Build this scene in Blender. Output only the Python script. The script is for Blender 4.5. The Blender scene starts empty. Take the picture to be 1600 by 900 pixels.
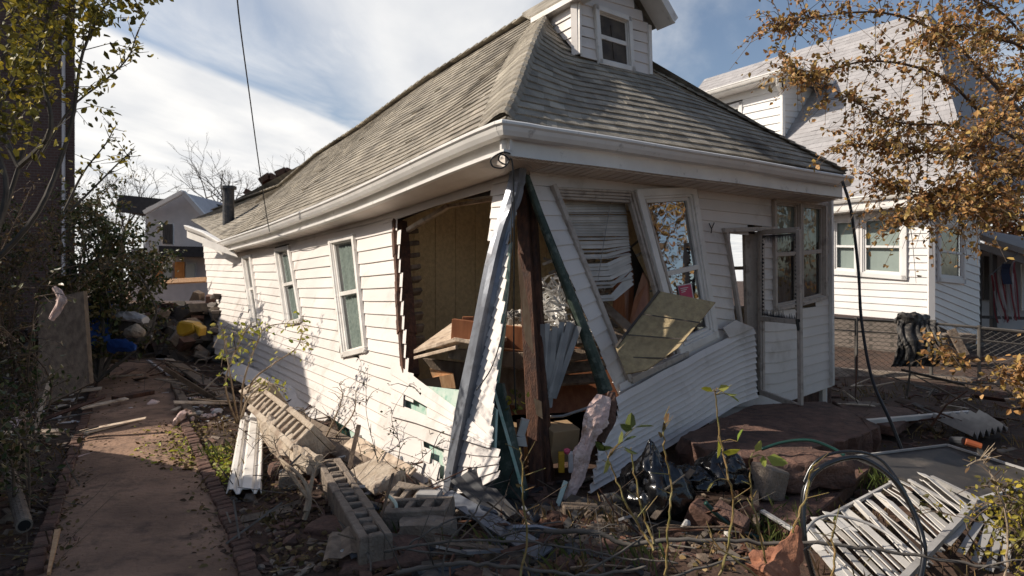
import bpy, math, random
from mathutils import Vector, Matrix, noise
R = random.Random(7)
SC = bpy.context.scene
COL = SC.collection
V = Vector

# ------------------------------------------------------------------ camera
CH = 1.6
cam = bpy.data.cameras.new('camera'); camo = bpy.data.objects.new('camera', cam); COL.objects.link(camo)
camo.location = (0, 0, CH); camo.rotation_euler = (math.radians(90), 0, 0)
cam.sensor_width = 36; cam.lens = 22.5; cam.shift_y = -12/1600
cam.clip_start = 0.05; cam.clip_end = 2000
cam.dof.use_dof = True; cam.dof.focus_distance = 4.9; cam.dof.aperture_fstop = 3.0
SC.camera = camo

# ------------------------------------------------------------------ sky and sun
SUN_EL = math.radians(37)
SD = V((-math.cos(SUN_EL)*0.9995, math.cos(SUN_EL)*0.0, math.sin(SUN_EL))).normalized()   # towards the sun
wd = bpy.data.worlds.new('World'); SC.world = wd; wd.use_nodes = True
nt = wd.node_tree; N = nt.nodes; L = nt.links
bg = N['Background']; bg.inputs['Strength'].default_value = 0.09
sky = N.new('ShaderNodeTexSky'); sky.sky_type = 'NISHITA'; sky.sun_disc = False
sky.sun_elevation = SUN_EL; sky.sun_rotation = math.atan2(SD.x, SD.y)
sky.air_density = 1.0; sky.dust_density = 1.6; sky.ozone_density = 0.8
def wm(op, a, b=None, c=None):
    n = N.new('ShaderNodeMath'); n.operation = op
    for i, x in enumerate((a, b, c)):
        if x is None: continue
        if isinstance(x, (int, float)): n.inputs[i].default_value = x
        else: L.new(x, n.inputs[i])
    return n.outputs[0]
tc = N.new('ShaderNodeTexCoord'); sp = N.new('ShaderNodeSeparateXYZ'); L.new(tc.outputs['Generated'], sp.inputs[0])
zz = wm('MAXIMUM', sp.outputs[2], 0.02)
cu = wm('DIVIDE', sp.outputs[0], zz); cv = wm('DIVIDE', sp.outputs[1], zz)
# a high veil of cloud: a sheet overhead in altitude-plane coordinates (cu, cv)
cmb = N.new('ShaderNodeCombineXYZ'); L.new(cu, cmb.inputs[0]); L.new(cv, cmb.inputs[1])
mp = N.new('ShaderNodeMapping'); L.new(cmb.outputs[0], mp.inputs[0]); mp.inputs['Rotation'].default_value = (0, 0, math.radians(24)); mp.inputs['Scale'].default_value = (1.0, 0.45, 1)
n1 = N.new('ShaderNodeTexNoise'); n1.inputs['Scale'].default_value = 1.1; n1.inputs['Detail'].default_value = 8; n1.inputs['Roughness'].default_value = .55; n1.inputs['Distortion'].default_value = .5
L.new(mp.outputs[0], n1.inputs['Vector'])
# bank edge: line cu = -1.6+.315(cv-2.39)
edge = wm('SUBTRACT', wm('MULTIPLY_ADD', cv, .315, -2.353), cu)
bank = wm('ADD', edge, wm('MULTIPLY', wm('SUBTRACT', n1.outputs[0], .5), .45))
def ss(x, a, b):
    n = N.new('ShaderNodeMapRange'); n.interpolation_type = 'SMOOTHSTEP'
    L.new(x, n.inputs[0]); n.inputs[1].default_value = a; n.inputs[2].default_value = b
    return n.outputs[0]
m1 = ss(bank, -.02, .16)
m2 = wm('MULTIPLY', ss(n1.outputs[0], .46, .74), .85)
cc = wm('ADD', wm('ABSOLUTE', wm('ADD', cu, .35)), wm('MULTIPLY', wm('SUBTRACT', n1.outputs[0], .5), 1.2))   # a pale veil overhead
m4 = wm('MULTIPLY', ss(cc, .90, .15), .85)
m3 = ss(sp.outputs[2], .30, .02)
front = wm('MULTIPLY', ss(sp.outputs[1], .3, .62), ss(sp.outputs[2], .80, .45))   # the cloud bank lies to this side of the sky only
msk = wm('MULTIPLY', wm('MINIMUM', wm('MAXIMUM', wm('MAXIMUM', m1, wm('MAXIMUM', m2, m4)), wm('MULTIPLY', m3, .9)), .96), front)
n2 = N.new('ShaderNodeTexNoise'); n2.inputs['Scale'].default_value = 2.0; n2.inputs['Detail'].default_value = 6; L.new(mp.outputs[0], n2.inputs['Vector'])
cr = N.new('ShaderNodeValToRGB'); L.new(n2.outputs[0], cr.inputs[0])
cr.color_ramp.elements[0].position = .3; cr.color_ramp.elements[0].color = (6.4, 6.5, 6.7, 1)
cr.color_ramp.elements[1].position = .65; cr.color_ramp.elements[1].color = (8.9, 8.7, 8.4, 1)
mx = N.new('ShaderNodeMix'); mx.data_type = 'RGBA'; L.new(msk, mx.inputs['Factor']); hsv = N.new('ShaderNodeHueSaturation'); hsv.inputs['Saturation'].default_value = .95; L.new(sky.outputs[0], hsv.inputs['Color']); L.new(hsv.outputs[0], mx.inputs[6]); L.new(cr.outputs[0], mx.inputs[7])
L.new(mx.outputs[2], bg.inputs['Color'])
sl = bpy.data.lights.new('sun', 'SUN'); sl.energy = 4.1; sl.angle = math.radians(.5); sl.color = (1, .91, .79)
so = bpy.data.objects.new('sun', sl); COL.objects.link(so); so.rotation_euler = SD.to_track_quat('Z', 'Y').to_euler(); so.location = (-6, 0, 12)
SC.view_settings.view_transform = 'Standard'; SC.view_settings.look = 'None'; SC.view_settings.gamma = 1
SC.view_settings.exposure = 0.45
SC.cycles.max_bounces = 8; SC.cycles.transparent_max_bounces = 12

# ------------------------------------------------------------------ materials
M = {}
def mat(name, c1, c2=None, c3=None, scale=6, rough=.7, bump=.0, bscale=None, metal=0, stretch=None, rnd=.0, dirt=None, dscale=3, spec=.4, detail=6, dlo=.5, dhi=.7):
    m = bpy.data.materials.new(name); m.use_nodes = True; M[name] = m
    t = m.node_tree; n = t.nodes; l = t.links; b = n['Principled BSDF']
    b.inputs['Roughness'].default_value = rough; b.inputs['Metallic'].default_value = metal; b.inputs['Specular IOR Level'].default_value = spec
    tcn = n.new('ShaderNodeTexCoord'); mpn = n.new('ShaderNodeMapping'); l.new(tcn.outputs['Object'], mpn.inputs[0])
    if stretch: mpn.inputs['Scale'].default_value = stretch
    nz = n.new('ShaderNodeTexNoise'); nz.inputs['Scale'].default_value = scale; nz.inputs['Detail'].default_value = detail; l.new(mpn.outputs[0], nz.inputs['Vector'])
    c2 = c2 or tuple(x*.7 for x in c1)
    cr = n.new('ShaderNodeValToRGB'); e = cr.color_ramp.elements
    e[0].position = .35; e[1].position = .65; e[0].color = (*c2, 1); e[1].color = (*c1, 1)
    if c3: k = e.new(.8); k.color = (*c3, 1)
    l.new(nz.outputs[0], cr.inputs[0]); out = cr.outputs[0]
    if dirt:
        nd = n.new('ShaderNodeTexNoise'); nd.inputs['Scale'].default_value = dscale; nd.inputs['Detail'].default_value = 9; nd.inputs['Roughness'].default_value = .65; l.new(tcn.outputs['Object'], nd.inputs['Vector'])
        mr = n.new('ShaderNodeMapRange'); l.new(nd.outputs[0], mr.inputs[0]); mr.inputs[1].default_value = dlo; mr.inputs[2].default_value = dhi
        mm = n.new('ShaderNodeMix'); mm.data_type = 'RGBA'; l.new(mr.outputs[0], mm.inputs['Factor']); l.new(out, mm.inputs[6]); mm.inputs[7].default_value = (*dirt, 1); out = mm.outputs[2]
    if rnd:
        at = n.new('ShaderNodeAttribute'); at.attribute_name = 'rnd'
        mr = n.new('ShaderNodeMapRange'); l.new(at.outputs['Fac'], mr.inputs[0]); mr.inputs[3].default_value = 1-rnd; mr.inputs[4].default_value = 1+rnd*.6
        hs = n.new('ShaderNodeHueSaturation'); l.new(mr.outputs[0], hs.inputs['Value']); l.new(out, hs.inputs['Color']); out = hs.outputs[0]
    l.new(out, b.inputs['Base Color'])
    if bump:
        nb = n.new('ShaderNodeTexNoise'); nb.inputs['Scale'].default_value = bscale or scale*4; nb.inputs['Detail'].default_value = 6; l.new(mpn.outputs[0], nb.inputs['Vector'])
        bp = n.new('ShaderNodeBump'); bp.inputs['Strength'].default_value = bump; bp.inputs['Distance'].default_value = .02; l.new(nb.outputs[0], bp.inputs['Height']); l.new(bp.outputs[0], b.inputs['Normal'])
    return m
def leafmat(name, cols, rough=.55, trans=.25):
    m = bpy.data.materials.new(name); m.use_nodes = True; M[name] = m
    t = m.node_tree; n = t.nodes; l = t.links; b = n['Principled BSDF']; b.inputs['Roughness'].default_value = rough; b.inputs['Specular IOR Level'].default_value = .3
    at = n.new('ShaderNodeAttribute'); at.attribute_name = 'rnd'; cr = n.new('ShaderNodeValToRGB'); e = cr.color_ramp.elements
    e[0].color = (*cols[0], 1); e[1].color = (*cols[-1], 1)
    for i, c in enumerate(cols[1:-1]): k = e.new((i+1)/(len(cols)-1)); k.color = (*c, 1)
    l.new(at.outputs['Fac'], cr.inputs[0]); l.new(cr.outputs[0], b.inputs['Base Color'])
    tr = n.new('ShaderNodeBsdfTranslucent'); l.new(cr.outputs[0], tr.inputs[0]); ms = n.new('ShaderNodeMixShader'); ms.inputs[0].default_value = trans
    l.new(b.outputs[0], ms.inputs[1]); l.new(tr.outputs[0], ms.inputs[2]); l.new(ms.outputs[0], n['Material Output'].inputs['Surface'])
    return m
def glassmat(name, refl=.35, tint=(.8, .85, .85)):
    m = bpy.data.materials.new(name); m.use_nodes = True; M[name] = m
    t = m.node_tree; n = t.nodes; l = t.links; n.remove(n['Principled BSDF'])
    a = n.new('ShaderNodeBsdfTransparent'); a.inputs[0].default_value = (*tint, 1); g = n.new('ShaderNodeBsdfGlossy'); g.inputs['Roughness'].default_value = .02
    fr = n.new('ShaderNodeLayerWeight'); fr.inputs[0].default_value = .5; pw = n.new('ShaderNodeMath'); pw.operation = 'POWER'; l.new(fr.outputs['Facing'], pw.inputs[0]); pw.inputs[1].default_value = 3.5; ad = n.new('ShaderNodeMath'); ad.operation = 'MULTIPLY_ADD'; l.new(pw.outputs[0], ad.inputs[0]); ad.inputs[1].default_value = .9; ad.inputs[2].default_value = refl; ad.use_clamp = True
    nb = n.new('ShaderNodeTexNoise'); nb.inputs['Scale'].default_value = 3; bp = n.new('ShaderNodeBump'); bp.inputs['Strength'].default_value = .12; bp.inputs['Distance'].default_value = .03
    tcn = n.new('ShaderNodeTexCoord'); l.new(tcn.outputs['Object'], nb.inputs['Vector']); l.new(nb.outputs[0], bp.inputs['Height']); l.new(bp.outputs[0], g.inputs['Normal'])
    ms = n.new('ShaderNodeMixShader'); l.new(ad.outputs[0], ms.inputs[0]); l.new(a.outputs[0], ms.inputs[1]); l.new(g.outputs[0], ms.inputs[2]); l.new(ms.outputs[0], n['Material Output'].inputs['Surface'])
    return m
mat('siding', (.72, .665, .62), (.64, .59, .55), scale=1.5, rough=.5, rnd=.05, dirt=(.36, .31, .26), dscale=2.2, dlo=.56, dhi=.86)
mat('trim_white', (.78, .74, .69), (.66, .62, .57), scale=4, rough=.45, dirt=(.30, .26, .22), dscale=6, dlo=.58, dhi=.85)
mat('gutter_white', (.80, .77, .72), (.70, .67, .63), scale=3, rough=.35, dirt=(.25, .22, .19), dscale=9, dlo=.6, dhi=.8)
mat('soffit', (.70, .63, .56), (.62, .55, .48), scale=3, rough=.6)
mat('trim_tan', (.52, .45, .39), (.42, .36, .31), scale=8, rough=.6, dirt=(.2, .16, .13), dscale=8)
mat('shingle', (.41, .365, .295), (.27, .24, .195), c3=(.51, .46, .38), scale=5, rough=.95, bump=.9, bscale=90, rnd=.26, dirt=(.10, .085, .07), dscale=1.3, dlo=.5, dhi=.75)
mat('sheath_green', (.06, .085, .065), (.022, .036, .028), scale=8, rough=.6, dirt=(.16, .18, .15), dscale=14)
mat('foil_green', (.36, .50, .42), (.55, .60, .53), scale=5, rough=.5, dirt=(.10, .35, .24), dscale=9)
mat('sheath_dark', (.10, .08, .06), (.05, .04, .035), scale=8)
mat('panel_yellow', (.40, .31, .17), (.29, .22, .125), scale=22, rough=.75, bump=.5, bscale=50)
mat('wall_fibreboard', (.80, .62, .36), (.64, .48, .27), scale=22, rough=.75, bump=.5, bscale=50)
mat('wood_red', (.30, .125, .055), (.16, .06, .028), scale=5, stretch=(6, 6, 1), rough=.6, bump=.3)
mat('wood_rust', (.13, .055, .03), (.055, .024, .015), scale=7, stretch=(5, 5, .8), rough=.75, bump=.4, dirt=(.04, .025, .02), dscale=5)
mat('wood_fresh', (.62, .38, .20), (.48, .25, .12), scale=8, stretch=(6, 6, 1), rough=.7)
mat('wood_old', (.24, .18, .13), (.13, .095, .07), scale=6, stretch=(3, 3, 1), rough=.85, bump=.4, rnd=.3)
mat('wood_veneer', (.30, .125, .06), (.21, .08, .038), scale=5, stretch=(5, 5, 1), rough=.35)
mat('wood_cream', (.62, .50, .38), (.45, .34, .24), scale=9, rough=.8, bump=.4, dirt=(.16, .10, .07), dscale=7)
mat('metal_grey', (.21, .225, .255), (.15, .16, .185), scale=4, rough=.38, metal=.35, dirt=(.10, .10, .11), dscale=7)
mat('metal_dark', (.05, .052, .058), (.035, .037, .042), scale=4, rough=.5, metal=.2, dirt=(.16, .14, .12), dscale=9)
mat('plastic_white', (.60, .57, .53), (.48, .455, .42), scale=5, rough=.45, rnd=.2)
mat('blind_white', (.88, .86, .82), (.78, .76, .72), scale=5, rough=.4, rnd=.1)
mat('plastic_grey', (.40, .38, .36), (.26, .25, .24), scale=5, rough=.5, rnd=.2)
mat('black_wire', (.015, .015, .016), rough=.4)
mat('black_bag', (.010, .010, .011), (.006, .006, .007), rough=.20, spec=.7, bump=.35, bscale=14)
mat('panel_dark', (.030, .030, .034), (.020, .020, .023), scale=4, rough=.6, dirt=(.07, .06, .05), dscale=8)
mat('orange_dull', (.32, .09, .03), (.2, .05, .02), rough=.5)
mat('hose_black', (.012, .012, .013), rough=.25, spec=.7)
mat('hose_green', (.012, .05, .04), (.01, .035, .028), rough=.35)
mat('insul_pink', (.72, .56, .50), (.60, .42, .38), scale=12, rough=.95, bump=.8, bscale=30, dirt=(.34, .22, .16), dscale=5, dlo=.5, dhi=.62)
mat('concrete', (.27, .22, .175), (.17, .135, .105), scale=9, rough=.95, bump=.7, bscale=60, dirt=(.15, .105, .08), dscale=4)
mat('concrete_beige', (.50, .42, .33), (.36, .285, .21), scale=7, rough=.95, bump=.8, bscale=40, dirt=(.2, .13, .09), dscale=5)
mat('concrete_red', (.17, .092, .066), (.09, .052, .040), c3=(.22, .14, .11), scale=11, rough=.85, bump=.8, bscale=45, dirt=(.05, .034, .028), dscale=5, detail=10)
mat('brick_red', (.15, .078, .055), (.09, .048, .035), scale=9, rough=.9, bump=.6, rnd=.3, dirt=(.12, .08, .06), dscale=6)
mat('cardboard', (.42, .28, .15), (.34, .22, .12), scale=6, rough=.85)
mat('dark_room', (.045, .035, .028), (.03, .024, .02), scale=3)
mat('room_wall', (.78, .70, .60), (.68, .60, .50), scale=5, rough=.8)
mat('cloth_rust', (.36, .16, .09), (.24, .10, .06), scale=10, rough=.95, bump=.7, bscale=30)
mat('cloth_blue', (.03, .10, .35), (.015, .05, .2), scale=5, rough=.6)
mat('yellow_plastic', (.62, .36, .03), (.5, .27, .02), rough=.5)
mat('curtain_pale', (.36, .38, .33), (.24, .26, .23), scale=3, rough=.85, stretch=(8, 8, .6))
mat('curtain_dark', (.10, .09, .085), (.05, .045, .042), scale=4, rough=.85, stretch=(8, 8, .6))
mat('shade_grey', (.42, .44, .40), (.36, .38, .35), scale=2, rough=.8)
mat('bark', (.16, .115, .08), (.08, .055, .04), scale=9, rough=.9, bump=.5)
mat('bark_pale', (.38, .30, .21), (.26, .19, .13), scale=12, rough=.85, bump=.3)
mat('bark_grey', (.13, .115, .10), (.08, .07, .06), scale=9, rough=.9)
mat('stem_green', (.20, .19, .06), (.26, .15, .06), scale=12, rough=.6)
mat('pink_paper', (.62, .09, .16), rough=.7)
mat('white_paper', (.78, .72, .70), rough=.7)
mat('screen_dark', (.030, .028, .027), (.045, .04, .037), scale=6, rough=.55, dirt=(.10, .085, .07), dscale=5)
mat('chain_metal', (.16, .145, .13), (.1, .09, .08), rough=.6, metal=.4)
mat('roof_pale', (.36, .345, .345), (.31, .295, .295), scale=5, rough=.9, bump=.5, bscale=40, rnd=.12)
mat('roof_dark', (.045, .045, .05), (.03, .03, .033), scale=5, rough=.9)
mat('siding_far', (.58, .55, .55), (.50, .48, .48), scale=3, rough=.7, rnd=.06)
mat('siding_near', (.74, .72, .70), (.68, .66, .64), scale=2, rough=.5, rnd=.05)
mat('plywood_orange', (.62, .28, .08), (.5, .2, .05), rough=.8)
mat('flag_red', (.20, .025, .03), rough=.8); mat('flag_white', (.34, .30, .29), rough=.8); mat('flag_blue', (.012, .016, .04), rough=.8)
leafmat('leaf_autumn', [(.36, .16, .06), (.50, .28, .10), (.27, .13, .05), (.20, .14, .045), (.42, .28, .08), (.58, .35, .16)])
leafmat('leaf_olive', [(.07, .06, .015), (.15, .14, .03), (.30, .25, .04), (.48, .36, .04)])
leafmat('leaf_dark', [(.03, .045, .015), (.06, .08, .025), (.11, .10, .035), (.18, .12, .06)], rough=.35, trans=.1)
leafmat('leaf_yellowgreen', [(.34, .34, .04), (.52, .50, .06), (.18, .26, .04), (.56, .48, .14)], trans=.35)
leafmat('leaf_green', [(.05, .075, .02), (.09, .12, .035), (.17, .18, .06)], rough=.3)
leafmat('leaf_litter', [(.05, .03, .018), (.12, .07, .03), (.22, .14, .06), (.07, .06, .02), (.34, .24, .12)], trans=.05, rough=.8)
leafmat('far_autumn', [(.12, .05, .02), (.22, .09, .03), (.16, .10, .03)])
glassmat('glass', .06); glassmat('glass_mirror', .42, (.45, .48, .5)); glassmat('glass_clear', .02)

def brickmat(name, c1, c2, mortar, scale=1.0):
    m = bpy.data.materials.new(name); m.use_nodes = True; M[name] = m
    t = m.node_tree; n = t.nodes; l = t.links; b = n['Principled BSDF']; b.inputs['Roughness'].default_value = .9
    tcn = n.new('ShaderNodeTexCoord'); s = n.new('ShaderNodeSeparateXYZ'); l.new(tcn.outputs['Object'], s.inputs[0])
    ad = n.new('ShaderNodeMath'); ad.operation = 'ADD'; l.new(s.outputs[0], ad.inputs[0]); l.new(s.outputs[1], ad.inputs[1])
    cb = n.new('ShaderNodeCombineXYZ'); l.new(ad.outputs[0], cb.inputs[0]); l.new(s.outputs[2], cb.inputs[1])
    br = n.new('ShaderNodeTexBrick'); l.new(cb.outputs[0], br.inputs['Vector']); br.inputs['Color1'].default_value = (*c1, 1); br.inputs['Color2'].default_value = (*c2, 1); br.inputs['Mortar'].default_value = (*mortar, 1)
    br.inputs['Scale'].default_value = scale; br.inputs['Brick Width'].default_value = .22; br.inputs['Row Height'].default_value = .085; br.inputs['Mortar Size'].default_value = .01
    l.new(br.outputs[0], b.inputs['Base Color']); return m
mat('mesh_dark', (.035, .032, .03), (.02, .019, .018), scale=20, rough=.55, spec=.3, dirt=(.14, .12, .10), dscale=12)
brickmat('brick_wall', (.085, .045, .038), (.06, .033, .028), (.10, .08, .07))
brickmat('block_far', (.16, .13, .11), (.12, .10, .085), (.07, .06, .05))

# ground material
gm = mat('dirt', (.085, .047, .031), (.04, .024, .017), c3=(.14, .082, .055), scale=1.6, rough=.97, bump=1.0, bscale=22, dirt=(.045, .032, .022), dscale=6, detail=10)
mat('path_dirt', (.34, .21, .14), (.18, .11, .074), c3=(.44, .29, .20), scale=1.6, rough=.95, bump=1.0, bscale=26, dirt=(.11, .07, .05), dscale=5, dlo=.5, dhi=.68, detail=10)

# ------------------------------------------------------------------ mesh builder
class MB:
    def __init__(s): s.v = []; s.f = []; s.r = []; s.m = []; s.cm = 0
    def add(s, vs, fs, rnd=None):
        k = len(s.v); s.v += [V(p) for p in vs]
        r = R.random() if rnd is None else rnd
        for f in fs: s.f.append([i+k for i in f]); s.r.append(r); s.m.append(s.cm)
    def box(s, c, d, rot=None, rnd=None, jit=0):
        c = V(c); q = []
        for z in (-.5, .5):
            for y in (-.5, .5):
                for x in (-.5, .5):
                    p = V((x*d[0], y*d[1], z*d[2]))
                    if jit: p += V((R.uniform(-jit, jit), R.uniform(-jit, jit), R.uniform(-jit, jit)))
                    if rot: p = rot @ p
                    q.append(c+p)
        s.add(q, [(0, 2, 3, 1), (4, 5, 7, 6), (0, 1, 5, 4), (2, 6, 7, 3), (0, 4, 6, 2), (1, 3, 7, 5)], rnd)
    def bar(s, a, b, w, t, n, w2=None, rnd=None):
        a = V(a); b = V(b); d = (b-a).normalized(); n = V(n); sd = d.cross(n).normalized(); n2 = sd.cross(d).normalized(); w2 = w2 or w
        q = [a-sd*w/2-n2*t/2, a+sd*w/2-n2*t/2, a+sd*w/2+n2*t/2, a-sd*w/2+n2*t/2, b-sd*w2/2-n2*t/2, b+sd*w2/2-n2*t/2, b+sd*w2/2+n2*t/2, b-sd*w2/2+n2*t/2]
        s.add(q, [(3, 2, 1, 0), (4, 5, 6, 7), (0, 1, 5, 4), (1, 2, 6, 5), (2, 3, 7, 6), (3, 0, 4, 7)], rnd)
    def tube(s, pts, r0, r1=None, seg=6, rnd=None):
        pts = [V(p) for p in pts]; r1 = r0 if r1 is None else r1; n = len(pts); q = []; fs = []
        up = V((.3, .2, 1))
        for i, p in enumerate(pts):
            d = (pts[min(i+1, n-1)]-pts[max(i-1, 0)]).normalized()
            a = d.cross(up)
            if a.length < .1: a = d.cross(V((1, 0, 0)))
            a.normalize(); b = d.cross(a).normalized(); r = r0+(r1-r0)*i/(n-1)
            for k in range(seg):
                t = 2*math.pi*k/seg; q.append(p+(a*math.cos(t)+b*math.sin(t))*r)
        for i in range(n-1):
            for k in range(seg): fs.append((i*seg+k, i*seg+(k+1) % seg, (i+1)*seg+(k+1) % seg, (i+1)*seg+k))
        fs.append(tuple(reversed(range(seg)))); fs.append(tuple(range((n-1)*seg, n*seg)))
        s.add(q, fs, rnd)
    def slab(s, pts, th, rnd=None):      # polygon extruded by vector th
        pts = [V(p) for p in pts]; th = V(th); n = len(pts)
        fs = [tuple(range(n)), tuple(reversed(range(n, 2*n)))]+[(i, i+n, (i+1) % n+n, (i+1) % n) for i in range(n)]
        s.add(pts+[p+th for p in pts], fs, rnd)
    def sweep(s, prof, path, outs, ups=None, cap=True, rnd=None):   # prof [(o,u)]; outs per path point
        q = []; m = len(prof); fs = []
        for i, p in enumerate(path):
            o = outs[i] if isinstance(outs, list) else outs
            u = (ups[i] if isinstance(ups, list) else ups) if ups else V((0, 0, 1))
            for a, b in prof: q.append(V(p)+V(o)*a+V(u)*b)
        for i in range(len(path)-1):
            for k in range(m): fs.append((i*m+k, i*m+(k+1) % m, (i+1)*m+(k+1) % m, (i+1)*m+k))
        if cap: fs.append(tuple(range(m))); fs.append(tuple(reversed(range((len(path)-1)*m, len(path)*m))))
        s.add(q, fs, rnd)
    def rock(s, c, d, rot=None, jit=.18, rnd=None):
        a = (1+5**.5)/2
        vs = [(-1, a, 0), (1, a, 0), (-1, -a, 0), (1, -a, 0), (0, -1, a), (0, 1, a), (0, -1, -a), (0, 1, -a), (a, 0, -1), (a, 0, 1), (-a, 0, -1), (-a, 0, 1)]
        fs = [(0, 11, 5), (0, 5, 1), (0, 1, 7), (0, 7, 10), (0, 10, 11), (1, 5, 9), (5, 11, 4), (11, 10, 2), (10, 7, 6), (7, 1, 8), (3, 9, 4), (3, 4, 2), (3, 2, 6), (3, 6, 8), (3, 8, 9), (4, 9, 5), (2, 4, 11), (6, 2, 10), (8, 6, 7), (9, 8, 1)]
        q = []
        for p in vs:
            p = V(p)/1.9*(1+R.uniform(-jit, jit)); p = V((p.x*d[0]*.55, p.y*d[1]*.55, p.z*d[2]*.55))
            if rot: p = rot @ p
            q.append(V(c)+p)
        s.add(q, fs, rnd)
    def leaf(s, c, size, d=None, rnd=None, asp=.6):
        n = V((R.gauss(0, 1), R.gauss(0, 1), R.gauss(0, 1)+.5)).normalized()
        d = d or V((R.gauss(0, 1), R.gauss(0, 1), R.gauss(0, 1)-.4)).normalized()
        w = n.cross(d)
        if w.length < .05: return
        w.normalize(); n = d.cross(w); h = size; b = size*asp/2
        q = [c, c+d*h*.35+w*b+n*h*.10, c+d*h*.8+w*b*.6+n*h*.08, c+d*h, c+d*h*.8-w*b*.6+n*h*.08, c+d*h*.35-w*b+n*h*.10]
        q.insert(0, c+d*h*.5)
        s.add(q, [(0, 1, 2), (0, 2, 3), (0, 3, 4), (0, 4, 5), (0, 5, 6), (0, 6, 1)], rnd)
    def build(s, name, m, parent=None, smooth=False, bevel=0, solid=0, autosm=False):
        off = V((0, 0, 0))
        if parent is not None: off = OFF[parent.name]
        elif s.v:
            xs = [p.x for p in s.v]; ys = [p.y for p in s.v]; off = V(((min(xs)+max(xs))/2, (min(ys)+max(ys))/2, min(p.z for p in s.v)))
        me = bpy.data.meshes.new(name); me.from_pydata([p-off for p in s.v], [], s.f)
        for mm in (m if isinstance(m, (list, tuple)) else [m]): me.materials.append(M[mm])
        a = me.attributes.new('rnd', 'FLOAT', 'FACE'); a.data.foreach_set('value', s.r)
        me.polygons.foreach_set('material_index', s.m)
        if smooth: me.polygons.foreach_set('use_smooth', [True]*len(me.polygons))
        me.update()
        o = bpy.data.objects.new(name, me); COL.objects.link(o)
        if parent is not None: o.parent = parent
        else: o.location = off
        OFF[o.name] = off
        if solid: md = o.modifiers.new('s', 'SOLIDIFY'); md.thickness = solid; md.offset = -1
        if bevel: md = o.modifiers.new('b', 'BEVEL'); md.width = bevel; md.segments = 1; md.limit_method = 'ANGLE'; md.angle_limit = .7
        return o
OFF = {}
def tag(o, label, cat, group=None, kind=None):
    if label: o['label'] = label
    if cat: o['category'] = cat
    if group: o['group'] = group
    if kind: o['kind'] = kind
    return o
def thing(name, label, cat, loc, group=None):
    o = bpy.data.objects.new(name, None); COL.objects.link(o); o.location = loc; o.empty_display_size = .2; OFF[o.name] = V(loc)
    return tag(o, label, cat, group)
def struct(o): o['kind'] = 'structure'; return o

# ------------------------------------------------------------------ from the picture to places at their true depth
CAM = V((0, 0, CH))
def ray(px, py): return V(((px-800)/1000, 1, -(py-438)/1000))
def at(px, py, Y): return CAM+ray(px, py)*Y
def onz(px, py, h=0): return at(px, py, (CH-h)*1000/(py-438))
def gz(x, y):
    n = .035*noise.noise(V((x*.7, y*.7, 0)))+.015*noise.noise(V((x*2.5, y*2.5, 3)))
    if y > 11: n += min(1.0, (y-11)*.05)*.5
    return n-.02
def gnd(px, py, up=0):
    h = 0
    for _ in range(6):
        p = onz(px, py, h); h = gz(p.x, p.y)
    return p+V((0, 0, up))
def lerp(a, b, t): return a+(b-a)*t
E = V((-.05, 4.9, 2.8))
d1 = V((-.5735, .8192, 0)); d2 = V((.8192, .5735, 0))
nL = -d2; nF = -d1
C = E+.40*(d1+d2); C.z = 2.6
LEAN_L, LEAN_F = .80, .75
def plane(px, py, P, n, off=0):
    r = ray(px, py); return CAM+r*((off+(P-CAM).dot(n))/r.dot(n))
def SL(px, py, ex=0):
    o = 0
    for _ in range(25):
        p = plane(px, py, C, nL, o+ex); o = LEAN_L*max(0, (2.6-p.z)/2.6)
    return p
def SF(px, py, ex=0):
    o = 0
    for _ in range(25):
        p = plane(px, py, C, nF, o+ex); w = (p-C).dot(d2); o = LEAN_F*max(0, min(1.1, 1-w/3.0))*max(0, (2.6-p.z)/2.6)
    return p
def inpoly(x, y, P):
    c = False; j = len(P)-1
    for i in range(len(P)):
        if (P[i][1] > y) != (P[j][1] > y) and x < (P[j][0]-P[i][0])*(y-P[i][1])/(P[j][1]-P[i][1])+P[i][0]: c = not c
        j = i
    return c
def pixlap(st, u, v):
    K = len(st)-1; x = min(max(u, 0)*K, K-1e-6); i = int(x); t = x-i; a, b = st[i], st[i+1]
    tx, ty, bx, by = [lerp(a[k], b[k], t) for k in range(4)]
    return lerp(tx, bx, v), lerp(ty, by, v)
def panel(mb, st, n, surf, nrm, holes=(), lap=.014, jag=.0, jl=.0, jr=.0, sub=6, wob=.003, back=True, rowjit=0):
    K = len(st)-1; NS = K*50
    for row in range(n):
        v0, v1 = row/n, (row+1)/n; vm = (v0+v1)/2; run = None; runs = []
        for i in range(NS+1):
            u = i/NS; x, y = pixlap(st, u, vm); ok = not any(inpoly(x, y, h) for h in holes)
            if ok and run is None: run = u
            if (not ok) and run is not None: runs.append((run, u)); run = None
        if run is not None: runs.append((run, 1.0))
        rn = R.random()
        for a, b in runs:
            if b-a < .004: continue
            if a > 0: a += R.uniform(-jag, jag)
            else: a += R.uniform(0, jl)
            if b < 1: b += R.uniform(-jag, jag)
            else: b -= R.uniform(0, jr)
            m = max(1, int((b-a)*K*sub)); q = []; fs = []
            for i in range(m+1):
                u = lerp(a, b, i/m); x0, y0 = pixlap(st, u, v0); x1, y1 = pixlap(st, u, v1)
                A = surf(x0, y0); B = surf(x1, y1); w = wob*noise.noise(A*1.7)*2
                q += [A+nrm*(w+.001), A.lerp(B, .97)+nrm*(w+lap), B+nrm*(w+lap*.95), B-nrm*.004+nrm*w]
            for i in range(m):
                for k in range(3): fs.append((i*4+k, i*4+k+1, (i+1)*4+k+1, (i+1)*4+k))
            mb.add(q, fs, rn)
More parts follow.
